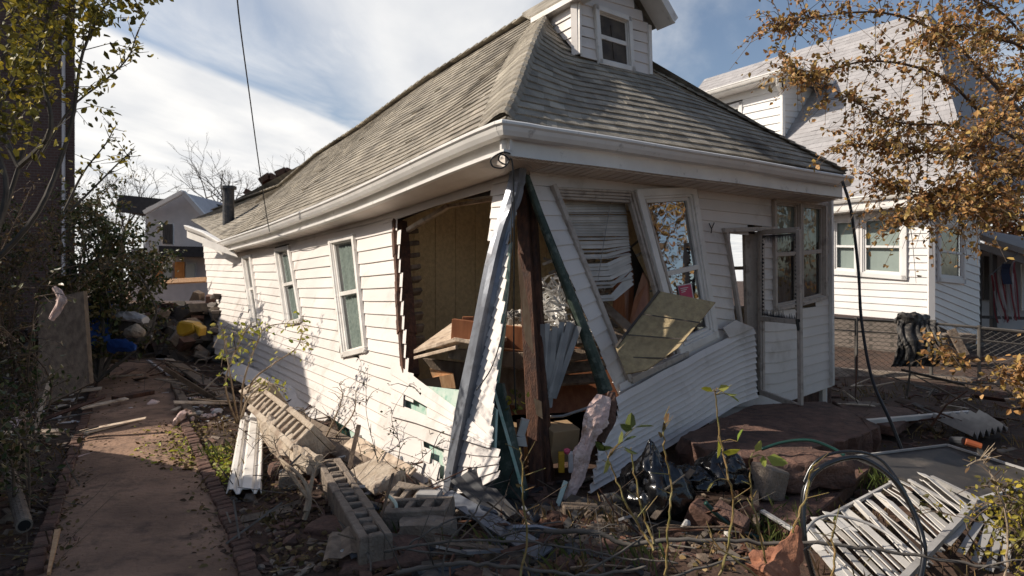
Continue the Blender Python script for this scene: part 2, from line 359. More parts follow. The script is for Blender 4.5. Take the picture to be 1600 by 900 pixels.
def flat(mb, pix, surf, ex, th):         # polygon of pixels on a wall surface, with thickness
    P = [surf(x, y, ex) for x, y in pix]; n = (P[1]-P[0]).cross(P[2]-P[0]).normalized()
    if n.dot(P[0]-CAM) > 0: n = -n
    mb.slab(P, -n*th)
def qbar(mb, surf, p, q, w, t, ex, nrm, w2=None): mb.bar(surf(*p, ex), surf(*q, ex), w, t, nrm, w2)
def window(par, quad, surf, nrm, trim=.07, ex=.03, rail=.5, glass='glass', cur='curtain_pale', m='trim_white', depth=.05, curdrop=1.0, wave=.02, thin=1.0):
    # frame (trim), sash with meeting rail, pane, curtain
    P = [surf(x, y, ex) for x, y in quad]; c = sum(P, V())/4
    def ins(k, dd):     # inset quad
        o = []
        for i in range(4):
            p = P[i]; a = (P[(i+1) % 4]-p).normalized(); b = (P[(i-1) % 4]-p).normalized(); o.append(p+(a+b)*k-nrm*dd)
        return o
    fr = MB()
    I0 = ins(trim*.5, 0)
    for i in range(4):
        a, b = I0[i], I0[(i+1) % 4]; d = (b-a).normalized()*trim*.5; fr.bar(a-d, b+d, trim, .045, nrm)
    I1 = ins(trim+.012*thin, .022)
    for i in range(4): fr.bar(I1[i], I1[(i+1) % 4], .03*thin, .05, nrm)
    fo = fr.build('window', m, par, bevel=.004)
    sa = MB(); I2 = ins(trim+.04*thin, .035)
    for i in range(4): sa.bar(I2[i], I2[(i+1) % 4], .045*thin, .03, nrm)
    l = I2[0].lerp(I2[3], rail); r = I2[1].lerp(I2[2], rail); sa.bar(l, r, .05, .04, nrm)
    sa.build('sash', m, fo, bevel=.003)
    g = MB(); I3 = ins(trim+.05*thin, .045); g.add(I3, [(0, 1, 2, 3)] if (I3[1]-I3[0]).cross(I3[2]-I3[0]).dot(nrm) > 0 else [(3, 2, 1, 0)]); g.build('pane', glass, fo)
    if cur:
        cu = MB(); I4 = ins(trim-.02, .10); m_ = 40; q = []; fs = []
        for i in range(m_+1):
            a = I4[0].lerp(I4[1], i/m_); b = I4[3].lerp(I4[2], i/m_); w = nrm*wave*math.sin(i*1.7+math.sin(i*.6)*2); q += [a+w, a.lerp(b, curdrop)+w]
        for i in range(m_): fs.append((2*i, 2*i+1, 2*i+3, 2*i+2))
        cu.add(q, fs); cu.build('curtain', cur, fo, smooth=True)
    return fo
# ================================================================== ground and path
def build_ground():
    mb = MB(); xs = []; ys = []
    x = -14.0
    while x < 14: xs.append(x); x += .14
    xs = [-900, -300, -100, -50, -30, -20, -16]+xs+[15, 17, 20, 30, 50, 100, 300, 900]
    y = -3.0
    while y < 17: ys.append(y); y += .14
    ys = [-300, -60, -20, -8]+ys+[18, 20, 24, 30, 40, 60, 120, 300, 1200]
    q = [V((a, b, gz(a, b) if abs(a) < 16 and b < 40 else .2)) for b in ys for a in xs]; n = len(xs)
    fs = [(j*n+i, j*n+i+1, (j+1)*n+i+1, (j+1)*n+i) for j in range(len(ys)-1) for i in range(n-1)]
    mb.add(q, fs); o = mb.build('ground', 'dirt', smooth=True); struct(o)
    # path strip of bare packed earth between the two brick edgings
    mb = MB(); q = []; fs = []; rows = []
    for py in [462, 468, 476, 486, 500, 515, 532, 552, 575, 600, 630, 665, 705, 750, 800, 850, 900, 960, 1040, 1150]:
        t = (py-612)/283; l = 148-93*t; r = 275+115*t; row = []
        for k in range(13):
            p = onz(lerp(l, r, k/12), py, 0); e = abs(k/12-.5)*2
            if 0 < k < 12: p += V((.02*noise.noise(p*4), 0, 0))
            p.z = gz(p.x, p.y)+.028-.018*e**4; row.append(p)
        rows.append(row)
    for j in range(len(rows)-1):
        for k in range(4):     # refine between rows
            pass
    R2 = []
    for j in range(len(rows)-1):
        m = 6
        for s in range(m): R2.append([rows[j][k].lerp(rows[j+1][k], s/m) for k in range(13)])
    R2.append(rows[-1])
    for r in R2:
        for k, p in enumerate(r): p.z = gz(p.x, p.y)+.03-.02*(abs(k/12-.5)*2)**4; q.append(p)
    fs = [(j*13+i, (j+1)*13+i, (j+1)*13+i+1, j*13+i+1) for j in range(len(R2)-1) for i in range(12)]
    mb.add(q, fs); o = mb.build('path', 'path_dirt', smooth=True); struct(o)
build_ground()
def edging(pl, name, label, bl, bw, bh, tilt, up, m='brick_red', until=None):
    mb = MB(); P = [gnd(*p) for p in pl]; 
    for a, b in zip(P, P[1:]):
        d = b-a; d.z = 0; n = max(1, round(d.length/bl)); d.normalize(); s = V((-d.y, d.x, 0))
        for i in range(n):
            c = a.lerp(b, (i+.5)/n); c.z = gz(c.x, c.y)+up+R.uniform(-.008, .008); c += s*R.uniform(-.008, .008)
            rot = Matrix((d, s, V((0, 0, 1)))).transposed() @ Matrix.Rotation(R.uniform(-.04, .04)+tilt, 3, 'X') @ Matrix.Rotation(R.uniform(-.06, .06), 3, 'Z')
            mb.box(c, (bl*.9, bw, bh), rot, jit=.004)
    return tag(mb.build(name, m, bevel=.008), label, 'edging')
edging([(283, 655), (305, 700), (335, 765), (372, 850), (400, 930)], 'brick_edging', 'row of reddish bricks edging the right side of the dirt path', .075, .10, .06, .1, .022)
edging([(148, 612), (118, 700), (90, 790), (50, 905)], 'brick_edging', 'worn brick edging along the left side of the dirt path', .11, .085, .06, 0, .018)
mb = MB(); a = gnd(272, 607, .05); b = gnd(300, 662, .06); mb.bar(a, b, .10, .09, (0, 0, 1)); tag(mb.build('edging_board', 'wood_old', bevel=.006), 'weathered edging board lying at the far end of the right brick edging', 'board')
mb = MB(); a = gnd(90, 860, .12); b = gnd(76, 905, .03); mb.bar(a, b, .03, .02, (0, 0, 1), .015); tag(mb.build('wood_splinter', 'wood_fresh'), 'orange wood splinter sticking up by the left path edging', 'splinter')

# ================================================================== the collapsed bungalow
H = thing('collapsed_bungalow', 'white clapboard bungalow collapsing at its front corner, with grey shingle roof and dormer', 'house', (0, 6, 0))
far_s = [(318, 385, 338, 562), (385, 382, 404, 585), (432, 372, 470, 622), (510, 348, 545, 668), (560, 334, 602, 705), (632, 312, 655, 742)]
hole_main = [(622, 345), (766, 296), (792, 296), (770, 380), (775, 520), (775, 620), (742, 612), (655, 600), (640, 585), (632, 500), (628, 420)]
below_edge = [(300, 545), (350, 560), (400, 590), (438, 600), (475, 628), (507, 655), (523, 655), (560, 670), (602, 700), (640, 700), (640, 900), (300, 900)]
winL = [[(514, 376), (553, 367), (573, 549), (535, 558)], [(429, 390), (451, 385), (472, 502), (446, 509)], [(378, 402), (391, 399), (406, 506), (394, 509)]]
green_hole = [(528, 640), (545, 650), (600, 668), (640, 690), (735, 660), (700, 720), (640, 705), (590, 700), (530, 668)]
tri_hole = [(630, 622), (688, 640), (640, 645)]
mb = MB()
panel(mb, far_s, 19, SL, nL, [hole_main, below_edge, tri_hole]+winL, lap=.019, jag=.006, sub=8)
mb.build('left_siding', 'siding', H)
# wedge strips fanned out below the opening
mb = MB()
panel(mb, [(612, 562, 612, 650), (642, 584, 650, 660), (735, 655, 735, 690), (772, 688, 768, 700)], 4, lambda x, y: SL(x, y, .03), nL, [tri_hole], jr=.02, sub=8)
panel(mb, [(600, 640, 640, 738), (690, 676, 692, 774), (745, 692, 738, 768), (786, 703, 782, 745)], 4, lambda x, y: SL(x, y, .015), nL, [[(652, 684), (692, 700), (697, 780), (688, 736), (672, 712)]], jr=.03, sub=8)
panel(mb, [(530, 668, 560, 700), (560, 672, 600, 720), (640, 690, 640, 752), (700, 712, 692, 776)], 3, lambda x, y: SL(x, y, .03), nL, [[(525, 660), (566, 660), (600, 690), (560, 698), (530, 680)], [(652, 684), (697, 700), (697, 760), (684, 740), (672, 712)]], sub=8, jag=.02)
mb.build('torn_siding_wedge', 'siding', H)
mb = MB()
panel(mb, [(769, 272, 764, 376), (800, 262, 796, 382)], 6, lambda x, y: SL(x, y, .01), nL, [], jl=.10, jr=.02, sub=5)
panel(mb, [(776, 376, 716, 640), (797, 382, 770, 706)], 18, lambda x, y: SL(x, y, .01), nL, [], jl=.0, jr=.10, sub=5)
mb.build('corner_siding', 'siding', H)
mb = MB(); flat(mb, [(520, 640), (640, 600), (742, 612), (775, 640), (772, 712), (690, 768), (600, 712), (540, 690)], SL, -.035, .02)
mb.build('sheathing_foil', 'foil_green', H)
mb = MB(); flat(mb, [(522, 648), (536, 655), (545, 690), (528, 670)], SL, .01, .01); flat(mb, [(598, 670), (622, 686), (628, 700), (600, 690)], SL, -.01, .01)
mb.build('foil_scrap', 'hose_green', H)
# sheathing and inner face behind the left wall
far_b = [(318, 385, 338, 550), (385, 382, 404, 575), (432, 372, 470, 606), (510, 348, 545, 650), (560, 334, 602, 690), (632, 308, 655, 730)]
mb = MB()
panel(mb, far_b, 26, lambda x, y: SL(x, y, -.05), nL, [hole_main]+winL, lap=0, sub=4)
iw = MB(); panel(iw, far_b, 26, lambda x, y: SL(x, y, -.13), nL, [hole_main]+winL, lap=0, sub=4); iw.build('inner_wall', 'room_wall', H)
panel(mb, [(625, 292, 625, 345), (700, 268, 700, 315), (800, 250, 800, 300)], 3, lambda x, y: SL(x, y, -.05), nL, [], lap=0)
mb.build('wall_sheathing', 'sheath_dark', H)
mb = MB()
panel(mb, [(600, 305, 600, 350), (680, 280, 680, 322), (770, 255, 770, 296), (800, 250, 800, 300)], 2, lambda x, y: SL(x, y, .0), nL, [], sub=8)
mb.build('frieze_board', 'siding', H)
for k, w in enumerate(winL): window(H, w, SL, nL, trim=.06, glass='glass', cur='curtain_pale', rail=.52, thin=.55)
# broken jamb at the left of the opening: rough lath and plaster edge
mb = MB()
pj = [(624, 346), (629, 420), (634, 500), (641, 586)]
for a, b in zip(pj, pj[1:]):
    for k in range(4):
        p = (lerp(a[0], b[0], k/4), lerp(a[1], b[1], k/4)); q = (lerp(a[0], b[0], (k+1)/4), lerp(a[1], b[1], (k+1)/4))
        A = SL(*p, -.05); B = SL(*q, -.05); mb.bar(A, B, .05+R.uniform(0, .02), .16+R.uniform(0, .03), nL)
mb.build('broken_jamb', 'wood_rust', H)
mb = MB()
for k in range(11):
    A = SL(636+k*1.1, 362+k*19, -.16); B = SL(652+k*1.1, 360+k*19, -.28); mb.bar(A, B, .09, .05, nL)
mb.build('lath', 'wood_old', H, bevel=.008)
# siding course edges above the opening; head casing board hanging askew
mb = MB(); mb.bar(SL(637, 360, -.12), SL(700, 322, -.2), .05, .05, nL); mb.bar(SL(700, 322, -.2), SL(768, 312, -.25), .035, .04, nL)
mb.build('head_casing', 'wood_cream', H, bevel=.004)
# rim joist and floor edge below
def room_pt(t, w, z): p = C+d1*t+d2*w; return V((p.x, p.y, z))
FZ = .42
mb = MB(); mb.slab([room_pt(.9, .1, FZ), room_pt(10.5, .1, FZ), room_pt(10.5, 4.9, FZ), room_pt(.2, 4.9, FZ), room_pt(.2, 2.6, FZ)], (0, 0, -.15))
mb.build('floor', 'room_wall', H)
mb = MB(); mb.slab([room_pt(-.05, -.05, 2.62), room_pt(10.8, -.05, 2.55), room_pt(10.8, 5.0, 2.62), room_pt(-.05, 5.0, 2.68)], (0, 0, .03)); mb.build('ceiling', 'blind_white', H)
# interior partition with grooved yellow fibreboard
mb = MB(); a = 2.45
w = -.05; k = 0
while w < 4.95:
    ww = min(.285, 4.95-w); A = room_pt(a, w+.004, FZ); B = room_pt(a, w+ww-.004, FZ); mb.slab([A, B, B+V((0, 0, 2.2)), A+V((0, 0, 2.2))], d1*.02); w += .285
mb.slab([room_pt(a+.03, -.05, FZ), room_pt(a+.03, 4.95, FZ), room_pt(a+.03, 4.95, 2.65), room_pt(a+.03, -.05, 2.65)], d1*.04)
mb.build('panelling', 'wall_fibreboard', H)
# right side wall with a window opening, back wall, far face
mb = MB(); wr = 4.98
def rw(t0, t1, z0, z1): A = room_pt(t0, wr, z0); B = room_pt(t1, wr, z0); mb.slab([A, B, V((B.x, B.y, z1)), V((A.x, A.y, z1))], -d2*.08)
rw(0.05, 1.0, -.1, 2.7); rw(1.0, 2.1, -.1, 1.2); rw(1.0, 2.1, 2.35, 2.7); rw(2.1, 10.8, -.1, 2.7)
mb.slab([room_pt(10.8, .2, 0), room_pt(10.8, 5, 0), room_pt(10.8, 5, 2.7), room_pt(10.8, .2, 2.7)], d1*.06)
mb.build('side_wall', 'room_wall', H)
mb = MB()
for t in (1.0, 1.55, 2.1): mb.bar(room_pt(t, wr-.02, 1.2), room_pt(t, wr-.02, 2.35), .06, .05, nL)
for z in (1.2, 1.78, 2.35): mb.bar(room_pt(1.0, wr-.02, z), room_pt(2.1, wr-.02, z), .05, .05, nL)
mb.build('back_window', 'trim_white', H)
mb = MB(); mb.slab([room_pt(.05, wr, -.15), room_pt(.05, wr, 2.7), room_pt(.1, wr, 2.7), room_pt(.1, wr, -.15)], d2*.03); mb.build('corner_board', 'trim_white', H)

# ---------------- front wall
mb = MB()
band = [(826, 258, 828, 289), (900, 262, 902, 294), (985, 268, 988, 299), (1088, 274, 1092, 298)]
panel(mb, band, 2, SF, nF, [], sub=8)
doorhole = [(1132, 361), (1189, 358), (1190, 618), (1176, 618), (1160, 510), (1148, 505)]
pairhole = [(1207, 309), (1291, 317), (1291, 468), (1209, 486)]
panel(mb, [(1088, 276, 1108, 628), (1132, 280, 1150, 636), (1210, 290, 1214, 632), (1260, 299, 1258, 618), (1299, 306, 1300, 603)], 21, SF, nF, [doorhole, pairhole], jag=.003, sub=8)
panel(mb, [(1178, 520, 1182, 628), (1100, 560, 1108, 672)], 8, lambda x, y: SF(x, y, -.05), nF, [], sub=5)
mb.build('front_siding', 'siding', H)
mb = MB(); panel(mb, [(828, 289, 966, 622), (870, 293, 985, 598)], 14, SF, nF, [], sub=5, jl=.06)
mb.build('leaning_siding_strip', 'siding', H)
mb = MB()
panel(mb, [(950, 628, 916, 772), (985, 606, 980, 732), (1045, 574, 1050, 692), (1110, 540, 1112, 652), (1150, 522, 1152, 630), (1178, 512, 1180, 620)], 12, lambda x, y: SF(x, y, .10), nF, [[(940, 600), (965, 640), (935, 690), (930, 610)]], jr=.012, jl=.02, lap=.035, sub=8, wob=.02)
mb.build('buckled_skirt', 'siding', H)
mb = MB()
panel(mb, [(967, 600, 966, 624), (1040, 562, 1040, 588), (1128, 515, 1130, 548)], 2, lambda x, y: SF(x, y, .03), nF, [], sub=6, wob=.01)
flat(mb, [(1130, 512), (1150, 500), (1178, 512), (1140, 528)], SF, .12, .01)
mb.build('sill_siding', 'siding', H)
mb = MB(); flat(mb, [(962, 632), (1032, 590), (1034, 596), (966, 644)], SF, .05, .05); mb.build('broken_sill_plate', 'wood_rust', H)
# sheathing behind the front
mb = MB()
panel(mb, [(1088, 270, 1112, 575), (1132, 274, 1155, 615), (1210, 285, 1216, 630), (1299, 300, 1300, 600)], 24, lambda x, y: SF(x, y, -.06), nF, [doorhole, pairhole], lap=0, sub=3)
panel(mb, [(826, 252, 828, 294), (985, 262, 988, 296), (1088, 270, 1092, 296)], 3, lambda x, y: SF(x, y, -.05), nF, [], lap=0, sub=4)
panel(mb, [(832, 292, 966, 618), (864, 294, 980, 598)], 14, lambda x, y: SF(x, y, -.05), nF, [], lap=0, sub=4)
panel(mb, [(960, 628, 932, 765), (1045, 578, 1050, 688), (1176, 515, 1178, 616)], 10, lambda x, y: SF(x, y, .03), nF, [], lap=0, sub=4)
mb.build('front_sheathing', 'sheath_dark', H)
# green edge of torn sheathing along the leaning strip (tapered roll)
mb = MB()
ge = [(822, 275), (843, 335), (866, 395), (889, 455), (914, 520), (937, 585), (946, 612)]
for i in range(len(ge)-1):
    w0 = .03+.012*i; w1 = .03+.012*(i+1); A = SF(*ge[i], .0); B = SF(*ge[i+1], .0); mb.bar(A, B, w0, .06, nF, w1)
mb.tube([SF(*p, .015) for p in ge], .014, .065, 10)
mb.build('green_sheathing_edge', 'sheath_green', H, smooth=False)
# window pair
W1 = [(866, 290), (992, 298), (1070, 556), (982, 594)]
mb = MB()
qbar(mb, SF, (864, 289), (984, 596), .045, .06, .035, nF)                # left casing
for k in range(4): qbar(mb, SF, (868+k*2, 294+k*5), (985, 300+k*5), .025, .03, .03-.02*k, nF)   # head
for k in range(5): qbar(mb, SF, (980+k*5.5, 300), (1052+k*5.5, 556-k*2), .028, .05, .035-.018*abs(k-3), nF)   # mullion
qbar(mb, SF, (984, 594), (1072, 553), .06, .07, .04, nF)
mb.build('window', 'trim_tan', H, bevel=.004)
W2 = [(992, 296), (1086, 292), (1121, 527), (1062, 556)]
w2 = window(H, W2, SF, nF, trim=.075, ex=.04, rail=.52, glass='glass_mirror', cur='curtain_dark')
mb = MB(); P = [SF(x, y, .0) for x, y in [(1058, 446), (1080, 442), (1084, 466), (1063, 470)]]; mb.slab(P, nF*.004); mb.build('notice', 'white_paper', w2)
mb = MB(); P = [SF(x, y, .008) for x, y in [(1059.5, 447.5), (1079, 444), (1082.5, 465), (1063.5, 468.5)]]; mb.slab(P, nF*.002); mb.build('notice_print', 'pink_paper', w2)
mb = MB()
for k in range(3): mb.bar(SF(1063+k, 451+k*3, .012), SF(1063+k+12-k*3, 449+k*3, .012), .008, .002, nF)
mb.build('notice_lettering', 'white_paper', w2)
# right hand window pair
for q in ([(1208, 309), (1252, 313), (1252, 478), (1210, 487)], [(1250, 313), (1291, 317), (1291, 467), (1251, 478)]):
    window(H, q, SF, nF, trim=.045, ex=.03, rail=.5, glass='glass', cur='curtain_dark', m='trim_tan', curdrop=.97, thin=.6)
mb = MB()
for x0 in (1214, 1256):
    P = [SF(x0, 317, -.03), SF(x0+32, 320, -.03), SF(x0+32, 372, -.03), SF(x0, 392, -.03)]; m_ = 14; q = []; fs = []
    for i in range(m_+1):
        a_ = P[0].lerp(P[1], i/m_); b_ = P[3].lerp(P[2], i/m_); w_ = nF*.01*math.sin(i*1.9); q += [a_+w_, b_+w_]
    for i in range(m_): fs.append((2*i, 2*i+1, 2*i+3, 2*i+2))
    mb.add(q, fs)
mb.build('valance', 'curtain_pale', H, smooth=True)
# door casing, dark inside curtain, step
mb = MB()
qbar(mb, SF, (1130, 360), (1213, 357), .05, .05, .03, nF); qbar(mb, SF, (1134, 361), (1157, 505), .04, .05, .03, nF)
qbar(mb, SF, (1189, 357), (1190, 612), .04, .07, .02, nF)
mb.build('door_casing', 'trim_tan', H, bevel=.003)
mb = MB(); A = SF(1164, 362, -.10); B = SF(1187, 362, -.05); A2 = SF(1170, 600, -.10); B2 = SF(1188, 600, -.05); mb.slab([A, B, B2, A2], -nF*.04); mb.build('inner_door', 'trim_tan', H)
# storm door, swung outwards
hx = plane(1188, 362, C, nF, .03); hx = V((hx.x, hx.y, hx.z))
hT = at(1188, 363, 7.42); hB = at(1188, 612, 7.42); oT = at(1248, 359, 6.86); oB = at(1251, 636, 6.86)
dn = (oT-hT).cross(V((0, 0, 1))).normalized()
if dn.y > 0: dn = -dn
sd = MB()
sd.bar(hT, hB, .05, .035, dn); sd.bar(oT, oB, .055, .035, dn); sd.bar(hT, oT, .055, .035, dn); sd.bar(hB, oB, .06, .035, dn)
ml = hT.lerp(hB, .54); mr_ = oT.lerp(oB, .52); sd.bar(ml, mr_, .055, .045, dn)
SDO = sd.build('storm_door', 'trim_tan', H, bevel=.003)
sh = MB()
def dp(u, v): return hT.lerp(oT, u).lerp(hB.lerp(oB, u), v)-dn*.0
lo = MB()
n_ = 22
for side in range(4):
    for i in range(n_):
        t0, t1 = i/n_, (i+1)/n_; a0 = .03+.045*R.random(); 
        if side == 0: q = [dp(.06+.88*t0, .02), dp(.06+.88*t1, .02), dp(.06+.88*(t0+t1)/2, .02+a0*.7)]
        elif side == 1: q = [dp(.05, .02+.5*t0), dp(.05, .02+.5*t1), dp(.05+a0, .02+.5*(t0+t1)/2)]
        elif side == 2: q = [dp(.95, .02+.49*t0), dp(.95, .02+.49*t1), dp(.95-a0, .02+.49*(t0+t1)/2)]
        else: q = [dp(.06+.88*t0, .52), dp(.06+.88*t1, .515), dp(.06+.88*(t0+t1)/2, .52-a0*.8)]
        lo.slab(q, dn*.004)
lo.build('broken_glass', 'metal_dark', SDO)
hd = MB(); hp = mr_+dn*.04; hd.bar(hp+V((.0, 0, .03)), hp+V((.02, 0, -.09)), .02, .03, dn); hd.bar(hp+V((.02, 0, -.0)), hp+V((.04, 0, .04)), .03, .02, dn); hd.build('handle', 'black_wire', SDO, bevel=.004)
# bottom dark gaps under the wall near the door
mb = MB(); A = SF(1182, 600, -.1); B = SF(1299, 595, -.1); A.z = B.z = -.05; mb.slab([A, B, B+V((0, 0, .5)), A+V((0, 0, .5))], -nF*.1); mb.build('foundation', 'concrete_red', H)
mb = MB(); qbar(mb, SF, (1298, 300), (1300, 602), .05, .05, .03, nF); mb.build('corner_board', 'trim_white', H, bevel=.003)
mb = MB(); mb.tube([SF(1108, 349, .03), SF(1112, 358, .05), SF(1111, 364, .03)], .006, .006, 5); mb.tube([SF(1116, 348, .03), SF(1112, 357, .05)], .006, .006, 5); mb.build('hook', 'black_wire', H)

# ---------------- roof
def vp(P, n): return lambda x, y: plane(x, y, P, n)
VE = vp(E, nL)
A0 = at(867, 6, 8.38)
def hipY(px): s = ((px-800)/1000*4.9+.05)/(.246-1.392*(px-800)/1000); return 4.9+1.392*s
def hp_(px, py): return at(px, py, hipY(px))
hip = [hp_(792.0, 188), hp_(806, 152), hp_(821, 108), hp_(838, 62), hp_(853, 32), A0]
hip[0] = at(791, 187, 4.92)
stL = [hip, [VE(587, 284)-V((0, 0, 0)), VE(587, 284).lerp(A0, .5)+V((0, 0, -.02)), A0]]
def st2(e, ty, sag=-.05):
    e = V(e); t = V(ty); return [e, e.lerp(t, .33)+V((0, 0, sag)), e.lerp(t, .66)+V((0, 0, sag)), t]
stL += [st2(VE(444, 340), at(672, 124, 11.3)), st2(VE(380, 362), at(566, 199, 13.8)), st2(VE(345, 374), at(497, 243, 15.9)), st2(at(318, 356, 15.8), at(440, 291, 17.0)), st2(at(298, 344, 17.6), at(335, 329, 21.5), 0)]
def resamp(P, v):
    Ls = [0]
    for a, b in zip(P, P[1:]): Ls.append(Ls[-1]+(b-a).length)
    x = v*Ls[-1]
    for i in range(len(P)-1):
        if x <= Ls[i+1]+1e-9: return P[i].lerp(P[i+1], (x-Ls[i])/max(1e-9, Ls[i+1]-Ls[i]))
    return P[-1]
def cr_(a, b, c, d, t): return .5*((2*b)+(c-a)*t+(2*a-5*b+4*c-d)*t*t+(3*b-a-3*c+d)*t**3)
def roofP(st, u, v):
    K = len(st)-1; x = min(max(u, 0)*K, K-1e-6); i = int(x); t = x-i
    p = [resamp(st[min(max(j, 0), K)], v) for j in (i-1, i, i+1, i+2)]
    if i == 0: return p[1].lerp(p[2], t)
    return cr_(*p, t)
def roof(name, st, n, up, tabw=.30, m='shingle', th=.016, par=None, vpow=1.0):
    mb = MB(); K = len(st)-1
    for row in range(n):
        v0 = (row/n)**vpow; v1 = min(1, ((row+1.25)/n)**vpow); vs = ((row+1)/n)**vpow
        # walk along u with tab widths
        u = 0; ph = R.random()
        pts = []; L_ = 0; prev = roofP(st, 0, v0); us = [0.0]; acc = 0; nxt = tabw*ph
        NN = K*60
        for i in range(1, NN+1):
            p = roofP(st, i/NN, v0); acc += (p-prev).length; prev = p
            if acc >= nxt: us.append(i/NN); nxt += tabw*R.choice((1, 1, .6, .4))
        if us[-1] < 1: us.append(1.0)
        for a, b in zip(us, us[1:]):
            dj = R.uniform(0, .05)*(v1-v0); A = roofP(st, a, max(0, v0-dj)); B = roofP(st, b, max(0, v0-dj)); Cc = roofP(st, b, v1); D = roofP(st, a, v1)
            if (B-A).length < .01: continue
            t_ = th+R.uniform(-.002, .003)
            if R.random() < .015: t_ += .012
            wv = up*.006*noise.noise(A*.9)
            A += wv; B += wv; Cc += wv; D += wv; g = (B-A)*.004
            mb.add([A+g, B-g, A+up*t_+g, B+up*t_-g, Cc, D], [(0, 1, 3, 2), (2, 3, 4, 5)])
            mb.add([A+g, A+up*t_+g, D], [(0, 1, 2)]); mb.add([B-g, Cc, B+up*t_-g], [(0, 1, 2)])
    # underlay
    q = []; fs = []; nu = K*10; nv = 8
    for i in range(nu+1):
        for j in range(nv+1): q.append(roofP(st, i/nu, j/nv)-up*.02)
    for i in range(nu):
        for j in range(nv): fs.append((i*(nv+1)+j, (i+1)*(nv+1)+j, (i+1)*(nv+1)+j+1, i*(nv+1)+j+1))
    mb.add(q, fs, .2)
    return mb.build(name, m, par)
upL = (nL*.69+V((0, 0, .72))).normalized(); upF = (nF*.69+V((0, 0, .72))).normalized()
roof('roof_left_slope', stL, 27, upL, par=H)
E2 = at(1322, 272, 7.76)
hipR = [E2, at(1262, 240, 7.86), at(1015, 113, 8.16), A0+V((0, 0, -.02))]
stF = [[p.copy() for p in hip], [resamp([at(960, 210, 5.7), A0], v/5) for v in range(6)], [resamp([at(1130, 238, 6.55), A0], v/5) for v in range(6)], hipR]
def colm(e): return [e.lerp(A0, v/5)-V((0, 0, .03*math.sin(math.pi*v/5))) for v in range(6)]
stF = [hip, colm(at(900, 207, 5.42)), colm(at(1010, 222, 5.95)), colm(at(1120, 238, 6.52)), colm(at(1222, 255, 7.12)), hipR]
roof('roof_front_slope', stF, 27, upF, par=H)
# far slopes closing the roof
mb = MB(); Rr = room_pt(10.6, 5.3, 2.75)
mb.add([E2, A0, stL[4][-1], stL[6][-1], Rr], [(0, 1, 2), (0, 2, 4), (2, 3, 4)]); mb.add([stL[6][0], stL[6][-1], Rr, room_pt(10.9, .1, 2.3)], [(0, 1, 2, 3)])
mb.build('roof_back_slope', 'shingle', H)
# hip caps: bent shingles lapping up the hip
mb = MB(); n_ = 25
for i in range(n_):
    v = i/n_*.93; v2 = v+1.55/n_
    q = []
    for vv, lift in ((v, .042), (min(1, v2), .008)):
        h = resamp(hip, vv); k = .9+.35*math.sin(3.1*vv)
        for j, (dl, up_) in enumerate([(.46, .0), (.34, .02), (.20, .048), (.10, .055), (.03, .045)]):
            q.append(h+(roofP(stL, .09, vv)-h).normalized()*dl*k+V((0, 0, up_+lift))-V((0, 0, 0)))
        fdir = (roofP(stF, .06, vv)-h).normalized() if vv < .97 else d2
        q.append(h+fdir*.02+V((0, 0, lift+.02))); q.append(h+fdir*.10+V((0, 0, lift-.035)))
    m_ = 7; fs = [(j, j+1, m_+j+1, m_+j) for j in range(m_-1)]
    b0 = len(q); q += [q[j]-V((0, 0, .022)) for j in range(m_)]; fs += [(b0+j, b0+j+1, j+1, j) for j in range(m_-1)]
    mb.add(q, fs)
mb.build('hip_caps', 'shingle', H)
# right hip caps thin
mb = MB()
for i in range(30):
    a = resamp(hipR, i/30*.98); b = resamp(hipR, min(1, (i+1.4)/30)); mb.bar(a+V((0, 0, .035)), b+V((0, 0, .012)), .16, .012, (0, 0, 1))
mb.build('hip_caps', 'shingle', H)
# ridge caps
mb = MB(); rd = [A0]+[s[-1] for s in stL[2:]]
for a, b in zip(rd, rd[1:]):
    n_ = max(1, int((b-a).length/.25))
    for i in range(n_): mb.bar(a.lerp(b, i/n_)+V((0, 0, .04)), a.lerp(b, (i+1.3)/n_)+V((0, 0, .015)), .22, .014, (0, 0, 1))
mb.build('ridge_caps', 'shingle', H)
# rippled patches that sit on the left slope (lifted shingles) + vent pipe
mb = MB(); vpz = at(357, 322, 15.2); mb.tube([vpz-V((0, 0, .5)), vpz+V((0, 0, .42))], .13, .13, 14); mb.tube([vpz+V((0, 0, .40)), vpz+V((0, 0, .47))], .18, .18, 14); mb.build('vent_pipe', 'metal_dark', H)
mb = MB(); a = at(1082, 155, 8.0)
mb.tube([a+V((0, .1, -.1)), at(1081, 136, 8.1)], .006, .004, 4); mb.tube([at(1081, 136, 8.1), at(1090, 152, 8.0)], .004, .004, 4); mb.build('roof_wire', 'black_wire', H)

# ---------------- gutters, fascia, soffit
gut = [(.0, -.0), (.085, -.0), (.10, -.012), (.10, -.03), (.085, -.045), (.075, -.075), (.055, -.11), (.0, -.12)]
gl = [(345, 378), (420, 353), (500, 322), (550, 301), (600, 278), (650, 254), (700, 230), (735, 214), (760, 203), (775, 197), (789, 191)]
def VEo(x, y): return plane(x, y, E, nL, .0)
pathL = [VEo(*p) for p in gl]
mb = MB(); mb.sweep(gut, pathL, nL); o = mb.build('gutter', 'gutter_white', H)
pathF = [at(789, 191, 4.9)]+[plane(x, y, E, nF, 0) for x, y in [(815, 195), (840, 199.5), (870, 204), (950, 216), (1040, 231), (1150, 248), (1240, 264), (1322, 277)]]
outF = [(nF+nL).normalized()*1.2]+[nF]*8
mb = MB(); mb.sweep(gut, pathF, outF); mb.build('gutter', 'gutter_white', H)
